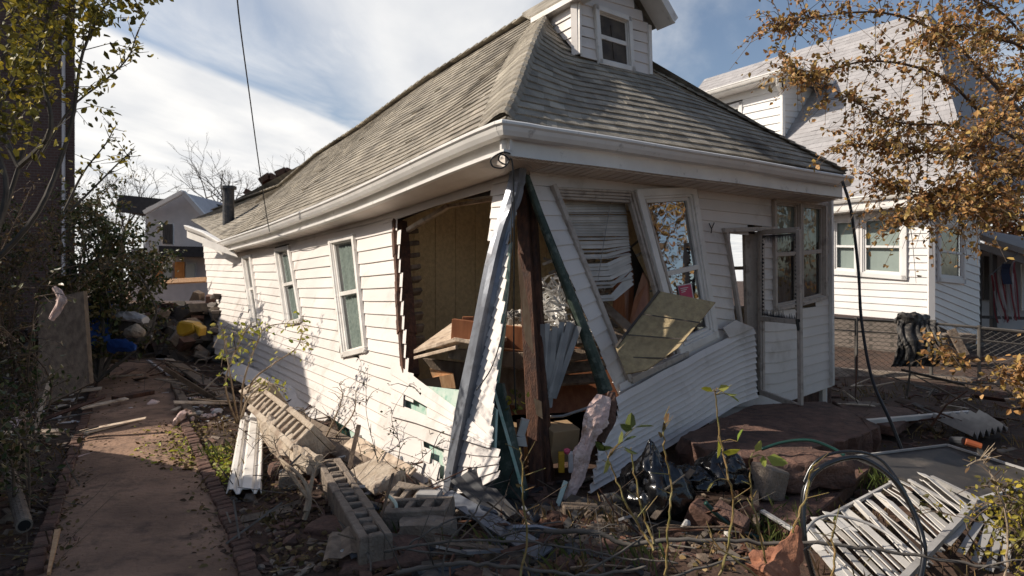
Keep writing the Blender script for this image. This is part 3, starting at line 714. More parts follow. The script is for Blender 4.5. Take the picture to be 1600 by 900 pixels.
# gutter mitre closing the corner
mb = MB(); mb.sweep([(a*1.0, b) for a, b in gut], [pathL[-2].lerp(pathL[-1], .9), pathL[-1]+V((0, -.0, 0))], [nL, (nF+nL).normalized()*1.2]); mb.build('gutter_mitre', 'gutter_white', H)
def fascia(path, nrm, h0, h1, name, bot=None):
    mb = MB(); q = []; 
    mb.sweep([(-.07, h0), (-.045, h0), (-.045, h1), (-.07, h1)], path, nrm); return mb.build(name, 'gutter_white', H)
fascia(pathF, nF, .02, -.26, 'fascia'); fascia(pathL, nL, .02, -.22, 'fascia')
# rounded soffit box on the left side (swells near the corner)
mb = MB(); q = []; fs = []; 
for i, p in enumerate(pathL):
    t = i/(len(pathL)-1); k = 6
    wd_ = max(0, min(.42, (p-E).dot(d1))); base = p-nL*wd_-d1*0
    for j in range(k+1):
        s = j/k; q.append(p.lerp(base, s)+V((0, 0, -.22-.05*math.sin(math.pi*s)*(t**2)*2-.05*s)))
    q.append(base+V((0, 0, -.2)))
for i in range(len(pathL)-1):
    for j in range(7): fs.append((i*8+j, i*8+j+1, (i+1)*8+j+1, (i+1)*8+j))
mb.add(q, fs); mb.build('soffit', 'soffit', H, smooth=False)
mb = MB()
for i in range(70):
    t = i/70; x = t*(len(pathL)-1); k = int(x); p = pathL[k].lerp(pathL[k+1], x-k)
    wd_ = min(.42, (p-E).dot(d1))
    if wd_ > .05: mb.bar(p+V((0, 0, -.222))-nL*.01, p-nL*wd_+V((0, 0, -.275)), .006, .006, (0, 0, 1))
mb.build('soffit_groove', 'trim_tan', H)
mb = MB(); mb.sweep([(-.07, 0), (.012, 0), (.012, -.03), (-.07, -.03)], [p+V((0, 0, -.205)) for p in pathL], nL); mb.build('soffit_rim', 'gutter_white', H)
mb = MB(); q = []; fs = []
for p in pathF: wd_ = max(0, min(.45, (p-E).dot(d2))); q += [p+V((0, 0, -.25)), p-nF*wd_+V((0, 0, -.25-.09*wd_))]
for i in range(len(pathF)-1): fs.append((2*i, 2*i+1, 2*i+3, 2*i+2))
mb.add(q, fs); 
for i in range(50):
    t = i/50; x = t*(len(pathF)-1); k = int(x); p = pathF[k].lerp(pathF[k+1], x-k); wd_ = min(.42, (p-E).dot(d2))
    if wd_ > .05: mb.bar(p+V((0, 0, -.253)), p-nF*wd_+V((0, 0, -.253-.09*wd_)), .006, .006, (0, 0, 1), rnd=0)
mb.build('front_soffit', 'soffit', H)
# frieze that hangs below the soffit on the left wall (dark shadow band)
# broken gutter end piece at the far left corner
mb = MB(); gp = [VEo(348, 377), at(322, 362, 14.6), at(292, 352, 15.6)]; mb.sweep(gut, gp, [nL, nL, V((-.3, -.9, 0))]); mb.sweep([(-.02, 0), (0, 0), (0, -.3), (-.02, -.3)], gp, nL); mb.build('bent_gutter_end', 'gutter_white', H)
mb = MB(); mb.slab([at(318, 372, 13.6), at(365, 392, 13.0), at(372, 402, 12.9), at(316, 384, 13.6)], V((0, .05, 0))); mb.build('torn_fascia', 'trim_white', H)

# ---------------- dormer
def onF(px, py):
    n = (E2-E).cross(A0-E).normalized(); return plane(px, py, E, n)
D1 = onF(905, 85); D2 = plane(1015, 117, D1, nF)
dY = lambda px, py: plane(px, py, D1, nF)
D = MB()
def dP(x, y): return dY(x, y)
fr = [(905, 88), (1015, 119), (1010, 40), (960, -42), (902, -14)]
panel(D, [(904, -60, 906, 88), (1009, -30, 1016, 118)], 9, lambda x, y, e=0: plane(x, y, D1, nF, e), nF, [[(800, -100), (902, -12), (960, -40), (1012, 40), (1100, -100)], [(928, 6), (985, 28), (990, 112), (935, 100)]], jag=.0, sub=8)
DO = D.build('dormer', 'siding', H)
ck = MB(); tF = dY(903, -12); kk = (A0.z-E.z)/2.5
CB = D1+d1*((tF.z-D1.z)/kk)+V((0, 0, tF.z-D1.z))     # back end of the cheek on the roof
nc = (D1-tF).cross(CB-D1).normalized(); 
if nc.dot(nL) < 0: nc = -nc
rows = 6
for r in range(rows):
    a = tF.lerp(D1, r/rows); b = tF.lerp(D1, (r+1)/rows); a2 = tF.lerp(CB, 1-0) .lerp(CB, 1); 
    # cheek is triangular: back edge slides down the roof line from CB to D1
    def bk(v): return tF.lerp(CB, 1).lerp(D1, v)
    ck.add([a, bk(r/rows), bk((r+1)/rows)+nc*.015, b+nc*.015, bk((r+1)/rows), b], [(0, 1, 2, 3), (3, 2, 4, 5)])
ck.slab([tF+nc*.0, D1+nc*.0, D1+nc*.03+d1*.07, tF+nc*.03+d1*.07], nc*.02)
ck.build('dormer_cheek', 'siding', DO)
ck = MB(); D2t = dY(1012, 35); ck.slab([D2, D2t, D2t+d1*1.4+V((0, 0, 0)), D2+d1*1.4+V((0, 0, 1.1))], -d2*.03); ck.slab([D1, D2, D2t, dY(960, -44), tF], -nF*.04); ck.build('dormer_wall', 'sheath_dark', DO)
def cheek_q(x, y, e=0): return plane(x, y, D1, nF, e)
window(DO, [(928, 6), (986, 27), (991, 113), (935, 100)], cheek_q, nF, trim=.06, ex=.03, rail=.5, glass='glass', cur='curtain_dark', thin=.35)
mb = MB(); mb.bar(cheek_q(955, 40, .0), cheek_q(960, 92, .0), .025, .02, nF); mb.build('muntin', 'sheath_dark', DO)
# dormer roof: two pitched slabs with overhang, rake boards
pk = dY(966, -62); ed = dY(1027, 44); el = dY(894, -6)
mb = MB(); f = nF*.28
for a, b in ((pk, ed), (pk, el)):
    back = d1*1.9; mb.slab([a+f, b+f, b+f*.0+d1*(1.0 if b is ed else .78)+V((0, 0, .0)), a+back], V((0, 0, .04)))
mb.build('dormer_roof', 'shingle', DO)
mb = MB()
mb.bar(pk+f+V((0, 0, .0)), ed+f+V((0, 0, .0)), .10, .03, nF); mb.bar(pk+f, el+f, .10, .03, nF)
mb.slab([pk+f-V((0, 0, .02)), ed+f-V((0, 0, .02)), ed-V((0, 0, .02)), pk-V((0, 0, .02))], V((0, 0, -.01)))
mb.slab([el+f-V((0, 0, .02)), el+d1*.75-V((0, 0, .02)), el+d1*.75-nL*.16-V((0, 0, .04)), el-nL*.16+f-V((0, 0, .04))], V((0, 0, -.015)))
mb.bar(el+f-V((0, 0, .02)), el+d1*.75-V((0, 0, .02)), .06, .02, nL)
mb.build('dormer_rake', 'trim_white', DO)
for a_, b_, w_ in ((dY(1013, 40), D2, .05), (dY(904, -5), D1, .03)): mb = MB(); mb.bar(a_+nF*.01, b_+nF*.01, w_, .04, nF); mb.build('dormer_corner', 'trim_white', DO)

# ---------------- corner pieces hanging from the roof
mb = MB()
La = [(797, 268), (790, 300), (762, 395), (737, 520), (712, 640), (691, 775)]
Lb = [(812, 262), (806, 300), (783, 365), (757, 480), (733, 600), (699, 778)]
Lc = [(822, 262), (817, 300), (801, 350), (782, 430), (752, 600), (712, 770)]
dep = [5.32, 5.28, 5.2, 5.05, 4.9, 4.72]
PA = [at(*p, y) for p, y in zip(La, dep)]; PB = [at(*p, y-.05) for p, y in zip(Lb, dep)]; PC = [at(*p, y+.05) for p, y in zip(Lc, dep)]
def fine(P, m=6):
    K = len(P)-1; o = []
    for i in range(K*m+1):
        x = min(i/m, K-1e-6); k = int(x); t = x-k; g = [P[min(max(j, 0), K)] for j in (k-1, k, k+1, k+2)]; o.append(cr_(*g, t))
    return o
PA, PB, PC = fine(PA), fine(PB), fine(PC); q = []; fs = []
for i, (a, b, c) in enumerate(zip(PA, PB, PC)):
    m1_ = b.lerp(c, .45)+V((0, .02, 0)); q += [a, a.lerp(b, .5)+V((0, .012*math.sin(i*.7), 0)), b, m1_, c+V((R.uniform(-.006, .006), 0, 0))]
for i in range(len(PA)-1):
    for j in range(4): fs.append((i*5+j, i*5+j+1, (i+1)*5+j+1, (i+1)*5+j))
mb.add(q, fs); mb.build('bent_corner_flashing', 'metal_grey', H, solid=.004)
mb = MB()   # dashed nailing slots along the flashing's torn edge
for i in range(10, len(PC)-2):
    mb.bar(PC[i]+V((0, -.012, -.005)), PC[i]+V((-.003, -.012, -.03)), .010, .004, (0, -1, 0))
mb.build('nailing_slots', 'plastic_white', H)
# pale green foil strip beside the flashing
mb = MB(); mb.slab([at(796, 380, 5.35), at(801, 378, 5.35), at(790, 520, 5.15), at(775, 640, 5.05), at(765, 640, 5.06), at(770, 520, 5.18)], (0, .02, 0)); mb.build('foil_strip', 'foil_green', H)
# leaning green-backed wall stub right of the corner
mb = MB(); mb.slab([at(775, 600, 4.95), at(784, 600, 4.95), at(822, 770, 4.72), at(815, 800, 4.68), at(770, 770, 4.78), at(768, 700, 4.85)], (0.02, .05, 0)); mb.build('green_wall_stub', 'sheath_green', H)
mb = MB(); mb.bar(at(771, 606, 4.93), at(818, 770, 4.70), .022, .03, (0, -1, 0)); mb.build('green_edge_trim', 'foil_green', H)
# dark rusted corner stud and its splinter
mb = MB()
mb.bar(at(814, 262, 5.7), at(843, 790, 5.02), .10, .10, (-.3, -1, 0), .12); mb.bar(at(827, 262, 5.78), at(858, 780, 5.10), .08, .10, (-.3, -1, 0))
mb.build('corner_stud', 'wood_rust', H, bevel=.006)
mb = MB(); mb.slab([at(808, 386, 5.16), at(819, 440, 5.12), at(828, 490, 5.08), at(834, 554, 5.03), at(820, 530, 5.03), at(816, 495, 5.06), at(812, 454, 5.12)], (.0, .03, 0)); mb.build('split_splinter', 'wood_fresh', H)
# ================================================================== inside the broken corner
def plank(name, label, m, a, b, w, t, n=(0, 0, 1), cat='plank', bevel=.004, w2=None, group=None):
    mb = MB(); mb.bar(a, b, w, t, n, w2); return tag(mb.build(name, m, bevel=bevel), label, cat, group)
# torn window seat: white ledge + red drawer board
mb = MB(); mb.slab([at(646, 553, 5.9), at(705, 510, 6.5), at(830, 512, 6.2), at(770, 545, 5.35), at(712, 533, 5.5)], (0, 0, .035)); mb.slab([at(646, 557, 5.9), at(712, 540, 5.5), at(712, 546, 5.5), at(646, 562, 5.9)], (.02, .03, 0))
LG = tag(mb.build('broken_ledge', 'wood_cream', bevel=.004), 'cream painted ledge broken off inside the side wall opening', 'ledge')
mb = MB(); mb.slab([at(706, 498, 5.75), at(822, 512, 5.6), at(822, 548, 5.6), at(704, 532, 5.75)], (.02, .05, 0)); mb.slab([at(722, 495, 5.9), at(740, 495, 5.9), at(740, 502, 5.9), at(722, 502, 5.9)], (0, .1, 0))
tag(mb.build('red_board', 'wood_veneer', bevel=.004), 'reddish brown wooden board standing on the broken ledge', 'board')
mb = MB(); mb.slab([at(700, 545, 5.62), at(830, 552, 5.5), at(830, 578, 5.5), at(700, 560, 5.62)], (.02, .04, 0)); mb.slab([at(660, 560, 6.0), at(830, 580, 5.7), at(830, 640, 5.7), at(700, 610, 5.9)], (.02, .04, 0)); tag(mb.build('ledge_apron', 'wood_old', bevel=.003), 'grey brown boards under the broken ledge in the opening', 'boards')
mb = MB(); mb.slab([at(671, 577, 5.9), at(708, 584, 5.75), at(712, 607, 5.75), at(690, 606, 5.8), at(686, 588, 5.8), at(676, 590, 5.9)], (.0, .05, 0)); tag(mb.build('split_wood_block', 'wood_fresh'), 'split orange wood block in the gap below the broken ledge', 'wood block')
# wide planks slanting on the floor behind the stud
PL = []
k = 0
for (x0, y0, x1, y1, w) in [(868, 560, 960, 545, .14), (862, 578, 955, 568, .13), (858, 596, 948, 590, .12), (780, 575, 835, 590, .14), (776, 592, 832, 606, .14), (776, 610, 834, 624, .12), (866, 540, 960, 520, .12), (870, 520, 965, 505, .12), (985, 540, 905, 480, .10), (990, 520, 935, 470, .10)]:
    mb = MB(); mb.bar(at(x0, y0, 5.9), at(x1, y1, 6.2), w, .03, (0, -.6, .8)); o = tag(mb.build('floor_plank', 'wood_old', bevel=.003), ['brown plank heaped behind the torn green sheathing', 'brown plank left of the dark corner stud', 'brown plank seen through the left window frame'][0 if x0 < 872 and x0 > 850 else 1 if x0 < 850 else 2], 'plank', 'planks heaped inside the broken corner')
mb = MB(); mb.slab([at(868, 540, 6.6), at(930, 548, 6.6), at(930, 575, 6.6), at(868, 570, 6.6)], (0, .2, 0)); mb.slab([at(770, 545, 6.3), at(1000, 560, 6.6), at(980, 640, 6.2), at(770, 650, 6.0)], (0, .1, 0)); tag(mb.build('cabinet_base', 'wood_veneer'), 'dark red cabinet side lying behind the corner stud', 'cabinet')
# leaning boards in the left front window
mb = MB(); mb.slab([at(963, 366, 6.5), at(974, 372, 6.45), at(984, 440, 6.4), at(978, 518, 6.3), at(956, 490, 6.5)], (.06, .05, 0)); tag(mb.build('leaning_door_panel', 'wood_veneer', bevel=.004), 'tall pointed brown wood panel leaning in the left window frame', 'wood panel')
mb = MB(); mb.slab([at(1004, 425, 6.3), at(1012, 440, 6.3), at(1013, 485, 6.2), at(980, 522, 6.2), at(990, 470, 6.3)], (.03, .05, 0)); tag(mb.build('leaning_door_panel', 'wood_veneer', bevel=.004), 'narrow brown wood panel right of the taller pointed one', 'wood panel')
mb = MB(); mb.slab([at(976, 372, 6.45), at(1003, 425, 6.6), at(984, 515, 6.5), at(980, 440, 6.45)], (.03, .03, 0)); tag(mb.build('dark_board', 'sheath_dark'), 'dark panel between the two leaning brown wood panels', 'panel')
# yellow fibreboard hanging out of the window
mb = MB(); P = [at(1030, 455, 5.45), at(1118, 472, 5.30), at(1060, 543, 5.15), at(1010, 578, 5.15), at(978, 584, 5.2), at(962, 543, 5.35)]
nn = (P[1]-P[0]).cross(P[2]-P[0]).normalized()
if nn.dot(P[0]-CAM) > 0: nn = -nn
mb.slab(P, -nn*.018)
YB = tag(mb.build('fibreboard_sheet', 'panel_yellow'), 'yellowish grooved fibreboard sheet poking out of the broken window', 'board')
mb = MB()
for a, b in (((1004, 491, 5.3), (1092, 504, 5.2)), ((978, 523, 5.3), (1065, 530, 5.16)), ((968, 558, 5.3), (1042, 560, 5.14))): mb.bar(at(*a)+nn*.002, at(*b)+nn*.002, .010, .004, nn)
mb.bar(P[0], P[5], .02, .024, nn)
mb.build('board_groove', 'sheath_dark', YB)
# venetian blind in the left front window, sagging slats
bl = thing('venetian_blind', 'white venetian blind sagging in the left front window frame', 'blind', SF(920, 560, -.2)*1.0)
mb = MB(); rb = random.Random(3)
for i in range(30):
    y = 312+i*4.2; x0 = 872+(y-300)*.39; x1 = 975+(y-300)*.10; dr = 0
    if i > 13: y += (i-13)*1.2; dr = (i-13)*1.6*rb.uniform(.2, 1.2)
    a = SF(x0+2, y+dr*.9, -.14); b = SF(x1, y-dr*.6, -.14); mid = a.lerp(b, .5)-V((0, 0, .004*dr)); tt = V((0, 0, .5))+nF*(rb.uniform(.2, 1.3))
    mb.bar(a, mid, .036, .004, tt); mb.bar(mid, b, .036, .004, tt)
mb.build('slats', 'plastic_white', bl)
mb = MB(); mb.bar(SF(873, 308, -.12), SF(984, 304, -.12), .05, .06, nF); mb.build('head_rail', 'plastic_white', bl)
mb = MB(); mb.tube([SF(955, 310, -.1), SF(940, 400, -.1), SF(934, 440, -.1)], .004, .004, 4); mb.build('cord', 'plastic_grey', bl)
# heap of tangled white slats behind the corner
def heap(name, label, c, n, L0, L1, spread, m, flat_=.5, seed=1, w=.02):
    rr = random.Random(seed); mb = MB()
    for i in range(n):
        p = c+V((rr.gauss(0, spread[0]), rr.gauss(0, spread[1]), rr.gauss(0, spread[2]))); d = V((rr.gauss(0, 1), rr.gauss(0, .6), rr.gauss(0, flat_))).normalized(); l = rr.uniform(L0, L1)
        a = p-d*l/2; b = p+d*l/2; mid = p+V((rr.gauss(0, .02), rr.gauss(0, .02), rr.gauss(0, .03))); n_ = V((rr.gauss(0, 1), rr.gauss(0, 1)-.8, rr.gauss(0, 1)))
        mb.bar(a, mid, w, .004, n_, rnd=rr.random()); mb.bar(mid, b, w, .004, n_, rnd=rr.random())
    return tag(mb.build(name, m), label, 'blinds')
heap('tangled_blinds', 'tangled white blind slats heaped behind the dark corner stud', at(864, 478, 6.15), 95, .08, .34, (.11, .14, .16), 'blind_white', 1.2, 2, .022)
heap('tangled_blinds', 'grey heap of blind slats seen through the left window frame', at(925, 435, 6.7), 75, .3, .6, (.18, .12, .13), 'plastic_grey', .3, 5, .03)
heap('tangled_blinds', 'loose white slats lying right of the corner stud at ledge height', at(905, 515, 5.9), 45, .2, .4, (.11, .08, .04), 'plastic_white', .3, 8, .03)
heap('crumpled_white_paper', 'crumpled white scraps behind the stud just left of the blinds', at(805, 495, 6.0), 18, .10, .18, (.04, .03, .02), 'plastic_white', .4, 9, .07)
# bundle of vertical grey slats
mb = MB(); rr = random.Random(4)
for i in range(16):
    t = i/15; mb.bar(at(lerp(848, 905, t), 510+rr.uniform(-8, 10), 5.4+rr.uniform(-.05, .05)), at(lerp(850, 866, t)+rr.uniform(-3, 3), lerp(640, 615, t)+rr.uniform(-12, 8), 5.3), .045, .003, (rr.uniform(-.6, .6), -1, 0), rnd=rr.random())
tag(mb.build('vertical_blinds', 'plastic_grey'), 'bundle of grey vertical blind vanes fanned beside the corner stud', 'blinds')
# low items: boxes, pipe, scraps
mb = MB(); mb.box(at(873, 690, 5.3), (.26, .2, .28), Matrix.Rotation(.5, 3, 'Z') @ Matrix.Rotation(.2, 3, 'X')); bx = tag(mb.build('cardboard_box', 'cardboard', bevel=.004), 'brown cardboard box behind the foot of the corner stud', 'box')
mb = MB(); mb.box(at(795, 690, 5.4), (.34, .2, .3), Matrix.Rotation(.2, 3, 'Z') @ Matrix.Rotation(.2, 3, 'Y')); tag(mb.build('cardboard_box', 'cardboard', bevel=.004), 'tan cardboard box left of the corner stud, under the ledge', 'box')
yb = thing('yellow_carton', 'small yellow and white carton beside the pink insulation', 'carton', at(882, 745, 5.0))
mb = MB(); mb.box(at(877, 722, 5.05), (.045, .08, .15)); mb.build('label_side', 'yellow_plastic', yb, bevel=.003)
mb = MB(); mb.box(at(893, 722, 5.05)+V((0, .004, 0)), (.05, .08, .15)); mb.build('white_side', 'white_paper', yb, bevel=.003)
mb = MB(); mb.tube([at(850, 652, 5.35), at(880, 650, 5.3), at(925, 635, 5.25), at(950, 622, 5.2)], .012, .012, 6); tag(mb.build('grey_pipe', 'plastic_grey', smooth=True), 'thin grey pipe running behind the green sheathing end', 'pipe')
mb = MB(); mb.bar(at(812, 655, 5.0), at(816, 780, 4.9), .05, .04, (0, -1, 0)); tag(mb.build('short_stud', 'wood_rust', bevel=.004), 'short rusty stud just left of the tall corner stud', 'stud')
mb = MB(); mb.box(at(817, 668, 4.95), (.06, .05, .12), Matrix.Rotation(.3, 3, 'Y'), jit=.01); mb.box(at(815, 690, 4.93), (.07, .05, .07), jit=.01); tag(mb.build('plaster_scrap', 'plastic_white'), 'broken white plaster scrap at the base of the short stud', 'scrap')
mb = MB(); mb.slab([at(834, 622, 5.12), at(846, 628, 5.12), at(848, 655, 5.1), at(838, 648, 5.1)], (0, .02, 0)); tag(mb.build('split_wood', 'wood_fresh'), 'pale torn patch of wood on the corner stud', 'wood scrap')
mb = MB()
rl = random.Random(11)
for i in range(26): mb.leaf(at(805+rl.gauss(0, 6), 622+rl.gauss(0, 12), 4.9), .05, rnd=rl.random())
tag(mb.build('dead_leaf_sprig', 'leaf_olive'), 'sprig of dry olive leaves hanging by the corner stud', 'sprig')
# ---- pink insulation strip
def lumpy(name, label, cat, pts, radii, m, seg=14, amp=.3, fr=7, group=None, flat_=.45, sub=8):
    mb = MB(); P = fine([V(p) for p in pts], sub); n = len(P); q = []; fs = []
    for i, p in enumerate(P):
        d = (P[min(i+1, n-1)]-P[max(i-1, 0)]).normalized(); a = d.cross(V((0, 1, 0))).normalized(); b = d.cross(a).normalized()
        x = i/(n-1)*(len(radii)-1); k = min(int(x), len(radii)-2); r = lerp(radii[k], radii[k+1], x-k)
        for j in range(seg):
            t = 2*math.pi*j/seg; o = a*math.cos(t)+b*math.sin(t)*flat_; w = 1+amp*noise.noise(p*fr+o*2.0)+amp*.5*noise.noise(p*fr*3+o*5)
            q.append(p+o*r*w)
    for i in range(n-1):
        for j in range(seg): fs.append((i*seg+j, i*seg+(j+1) % seg, (i+1)*seg+(j+1) % seg, (i+1)*seg+j))
    fs.append(tuple(range(seg))); fs.append(tuple(range((n-1)*seg, n*seg)))
    mb.add(q, fs); return tag(mb.build(name, m, smooth=False), label, cat, group)
lumpy('insulation_strip', 'torn strip of pale pink insulation hanging from the green sheathing end', 'insulation', [at(942, 618, 4.88), at(930, 665, 4.82), at(912, 705, 4.78), at(896, 760, 4.72), at(875, 824, 4.66)], [.05, .085, .06, .055, .04, .025], 'insul_pink', amp=.6, seg=18, sub=10)
lumpy('insulation_tuft', 'mauve insulation tuft beside the pale pink strip', 'insulation', [at(955, 612, 4.92), at(950, 650, 4.9), at(938, 690, 4.88)], [.03, .07, .03], 'concrete_red', amp=.5)
mb = MB(); mb.rock(at(886, 705, 4.74), (.05, .05, .05)); tag(mb.build('red_ribbon', 'pink_paper'), 'small red ribbon bow on the pink insulation', 'ribbon')

# ================================================================== wires
def wire(name, label, pts, r, m='black_wire', cat='wire', sub=8, seg=6, group=None):
    mb = MB(); mb.tube(fine([V(p) for p in pts], sub), r, r, seg); return tag(mb.build(name, m, smooth=True), label, cat, group)
wire('power_line', 'thin black power line slanting down to the side wall', [at(366, -60, 5.8), at(374, 30, 6.6), at(390, 150, 7.6), at(405, 260, 8.6), at(418, 345, 9.6), SL(424, 372, .05)], .008)
wire('dropped_cable', 'long black cable dangling from the front right eave to the ground', [at(1316, 283, 7.3), at(1330, 330, 7.2), at(1341, 420, 7.1), at(1346, 500, 6.9), at(1362, 590, 6.4), at(1392, 660, 5.9), at(1410, 706, 5.7)], .016, cat='cable')
wire('corner_wire_coil', 'loop of black wire hanging at the roof corner', [at(797, 240, 4.75), at(785, 238, 4.7), at(768, 248, 4.72), at(770, 260, 4.72), at(786, 262, 4.7), at(795, 250, 4.7), at(784, 241, 4.7), at(779, 250, 4.71), at(790, 257, 4.7), at(800, 252, 4.72), at(803, 330, 4.75), at(803, 460, 4.8), at(803, 560, 4.85), at(806, 640, 4.85)], .006)
wire('wire', 'slack black wire crossing the torn corner siding', [at(800, 300, 4.9), at(797, 430, 4.8), at(789, 500, 4.72), at(770, 570, 4.65), at(744, 610, 4.6)], .005)

# ================================================================== masonry and debris at the foot of the wall
def block(name, label, c, dirv, up=V((0, 0, 1)), L_=.40, Wd=.20, Hh=.20, cells=3, m='concrete', group='fallen hollow concrete blocks'):
    mb = MB(); d = V(dirv).normalized(); u = V(up); s = u.cross(d).normalized(); u = d.cross(s).normalized(); t = .052
    rot = Matrix((d, s, u)).transposed()
    def bb(x, y, z, a, b, e): mb.box(V(c)+rot @ V((x, y, z)), (a, b, e), rot, jit=.006)
    bb(0, Wd/2-t/2, 0, L_, t, Hh); bb(0, -Wd/2+t/2, 0, L_, t, Hh)
    for k in range(cells+1):
        x = -L_/2+t/2+(L_-t)*k/cells; bb(x, 0, 0.001, t, Wd-2*t-.001, Hh-.004)
    bb(0, 0, -Hh/2+.04, L_-2*t, Wd-2*t-.002, .02)
    return tag(mb.build(name, m, bevel=.006), label, 'concrete block', group)
a = onz(512, 712, .16); b = onz(588, 830, .2); dd = (b-a)
names = ['farthest', 'third', 'second', 'nearest']
for k in range(4):
    c = a.lerp(b, (k+.5)/4); c.z = .045+.008*k
    block('concrete_block', names[k]+(' block from the path end' if 0 else ' hollow concrete block in the straight row slanting away from the wall corner'), c, dd+V((0, 0, R.uniform(-.01, .01))), L_=dd.length/4-.008, Wd=.19, Hh=.20)
dz = V((0, 0, 1))
block('concrete_block', 'hollow concrete block with a broken rim in front of the bent flashing', at(655, 806, 4.12), V((1, -.12, .08)), dz, .42, .26, .16, m='concrete')
def rough(name, label, cat, c, d, rot, m, n=9, amp=.03, group=None, seed=0):
    mb = MB(); q = []; fs = []; idx = {}
    for ax in range(3):
        for sg in (-1, 1):
            for i in range(n):
                for j in range(n):
                    f = []
                    for (a_, b_) in ((i, j), (i+1, j), (i+1, j+1), (i, j+1)):
                        p = [0, 0, 0]; p[ax] = sg*.5; p[(ax+1) % 3] = a_/n-.5; p[(ax+2) % 3] = b_/n-.5; k_ = tuple(round(x, 4) for x in p)
                        if k_ not in idx:
                            idx[k_] = len(q); P_ = V(p); rr_ = P_.length; P_ = P_*(1-.16*max(0, (rr_-.62)/.25)); P_ = V((P_.x*d[0], P_.y*d[1], P_.z*d[2])); nn_ = noise.noise(P_*6+V((seed, 0, 0)))+.5*noise.noise(P_*17+V((0, seed, 0)))
                            q.append(V(c)+rot @ (P_+P_.normalized()*nn_*amp))
                        f.append(idx[k_])
                    fs.append(f if sg > 0 else f[::-1])
    mb.add(q, fs); return tag(mb.build(name, m), label, cat, group)
rough('concrete_chunk', 'large rough concrete chunk standing below the bent flashing, right of the block row', 'concrete chunk', at(668, 846, 3.95), (.36, .24, .30), Matrix.Rotation(-.15, 3, 'Z'), 'concrete', 12, .03, seed=2)
rough('concrete_chunk', 'flat tan concrete slab piece behind the block row by the siding', 'concrete chunk', at(585, 745, 4.9), (.45, .3, .10), Matrix.Rotation(-.8, 3, 'Z') @ Matrix.Rotation(.3, 3, 'X'), 'concrete_beige', 9, .02, seed=5)
rough('concrete_chunk', 'broken dirty slab half buried at the lower left of the large chunk', 'concrete chunk', at(600, 872, 3.7), (.5, .3, .12), Matrix.Rotation(.2, 3, 'Z') @ Matrix.Rotation(.2, 3, 'X'), 'concrete_red', 10, .03, seed=7)
rough('brick_lump', 'reddish mortared brick lump between path edging and toppled blocks', 'brick lump', gnd(445, 745, .05), (.26, .18, .14), Matrix.Rotation(.5, 3, 'Z'), 'brick_red', 8, .02, seed=9)
rough('concrete_chunk', 'small square tan block beside the pale root', 'concrete chunk', gnd(450, 762, .05), (.14, .14, .12), Matrix.Rotation(.3, 3, 'Z'), 'concrete', 6, .01, seed=11)
rough('concrete_chunk', 'flat brown slab piece in the shade left of the block row', 'concrete chunk', gnd(520, 828, .02), (.30, .24, .06), Matrix.Rotation(-.3, 3, 'Z'), 'concrete_red', 8, .012, seed=13)
rough('slab_rubble', 'rough red brown rubble lump under the stoop edge', 'rubble lump', at(1255, 735, 4.7), (.7, .3, .22), Matrix.Rotation(.2, 3, 'Z'), 'concrete_red', 14, .05, seed=15)
block('concrete_block', 'grey slotted block lying behind the row, against the siding', at(645, 782, 4.5), V((1, -.5, .0)), dz+V((0, -.5, 0)), .34, .2, .12)
mb = MB(); mb.box(at(670, 778, 4.35), (.17, .1, .09), Matrix.Rotation(-.2, 3, 'Z'), jit=.008); tag(mb.build('concrete_chunk', 'plastic_grey', bevel=.008), 'small pale grey concrete brick by the foot of the flashing', 'brick')
# toppled far blocks (beige, seen as ribbed lumps)
for k, (x, y, Y, dv, u, lab) in enumerate([(470, 683, 5.55, (.6, -.8, -.1), (-.6, -.3, .75), 'beige ribbed block toppled behind the straight block row'), (432, 650, 6.3, (.6, -.75, -.1), (-.65, -.2, .7), 'beige ribbed block between the two other toppled ones'), (412, 622, 7.0, (.55, -.8, 0), (-.5, -.2, .8), 'farthest beige block toppled along the side wall')]):
    block('concrete_block', lab, at(x, y, Y), V(dv), V(u), .62, .26, .3, cells=5, m='concrete_beige')
lumpy('mortar_lump', 'beige lump of mortar and cloth between toppled blocks and corrugated strip', 'mortar', [at(402, 618, 6.9), at(425, 670, 6.0), at(455, 700, 5.4), at(492, 728, 5.0)], [.07, .12, .11, .09], 'concrete_beige', amp=.7, flat_=.7, fr=5)
# plank skirts fallen out at the base of the wall
for (p, q, w, lab, m) in [((360, 575, 9.6), (518, 650, 7.35), .26, 'shaded siding flap hanging out at the foot of the side wall', 'siding'), ((500, 690, 5.75), (690, 785, 4.6), .12, 'dusty board under the torn siding near the block row', 'wood_old'), ((545, 690, 5.7), (640, 745, 4.95), .16, 'pale board leaning on the foot of the side wall', 'wood_cream'), ((440, 640, 6.8), (570, 705, 5.5), .10, 'grey board between the skirting and the toppled blocks', 'wood_old')]:
    plank('fallen_board', lab, m, at(*p), at(*q), w, .025, (-.5, -.35, .8), 'board')
# corrugated cream strips
mb = MB(); a0 = gnd(377, 656, .05); a1 = gnd(413, 656, .05); b0 = gnd(353, 784, .05); b1 = gnd(409, 783, .05); q = []; n_ = 24; fs = []
prof = [0, .02, .03, .03, .03, .03, .02, .0, .0, .0, .02, .03, .03, .03, .03, .03, .03, .03, .02, .0, 0, .02, .03, .03, .0]
for j in range(9):
    for i in range(n_+1): q.append(a0.lerp(a1, i/n_).lerp(b0.lerp(b1, i/n_), j/8)+V((0, 0, prof[i]*1.2+.01*math.sin(j*.9))))
for j in range(8):
    for i in range(n_): k = j*(n_+1)+i; fs.append((k, k+n_+1, k+n_+2, k+1))
mb.add(q, fs); tag(mb.build('corrugated_strip', 'trim_white', solid=.006), 'cream corrugated siding strip lying on the ground beside the brick edging', 'siding strip')
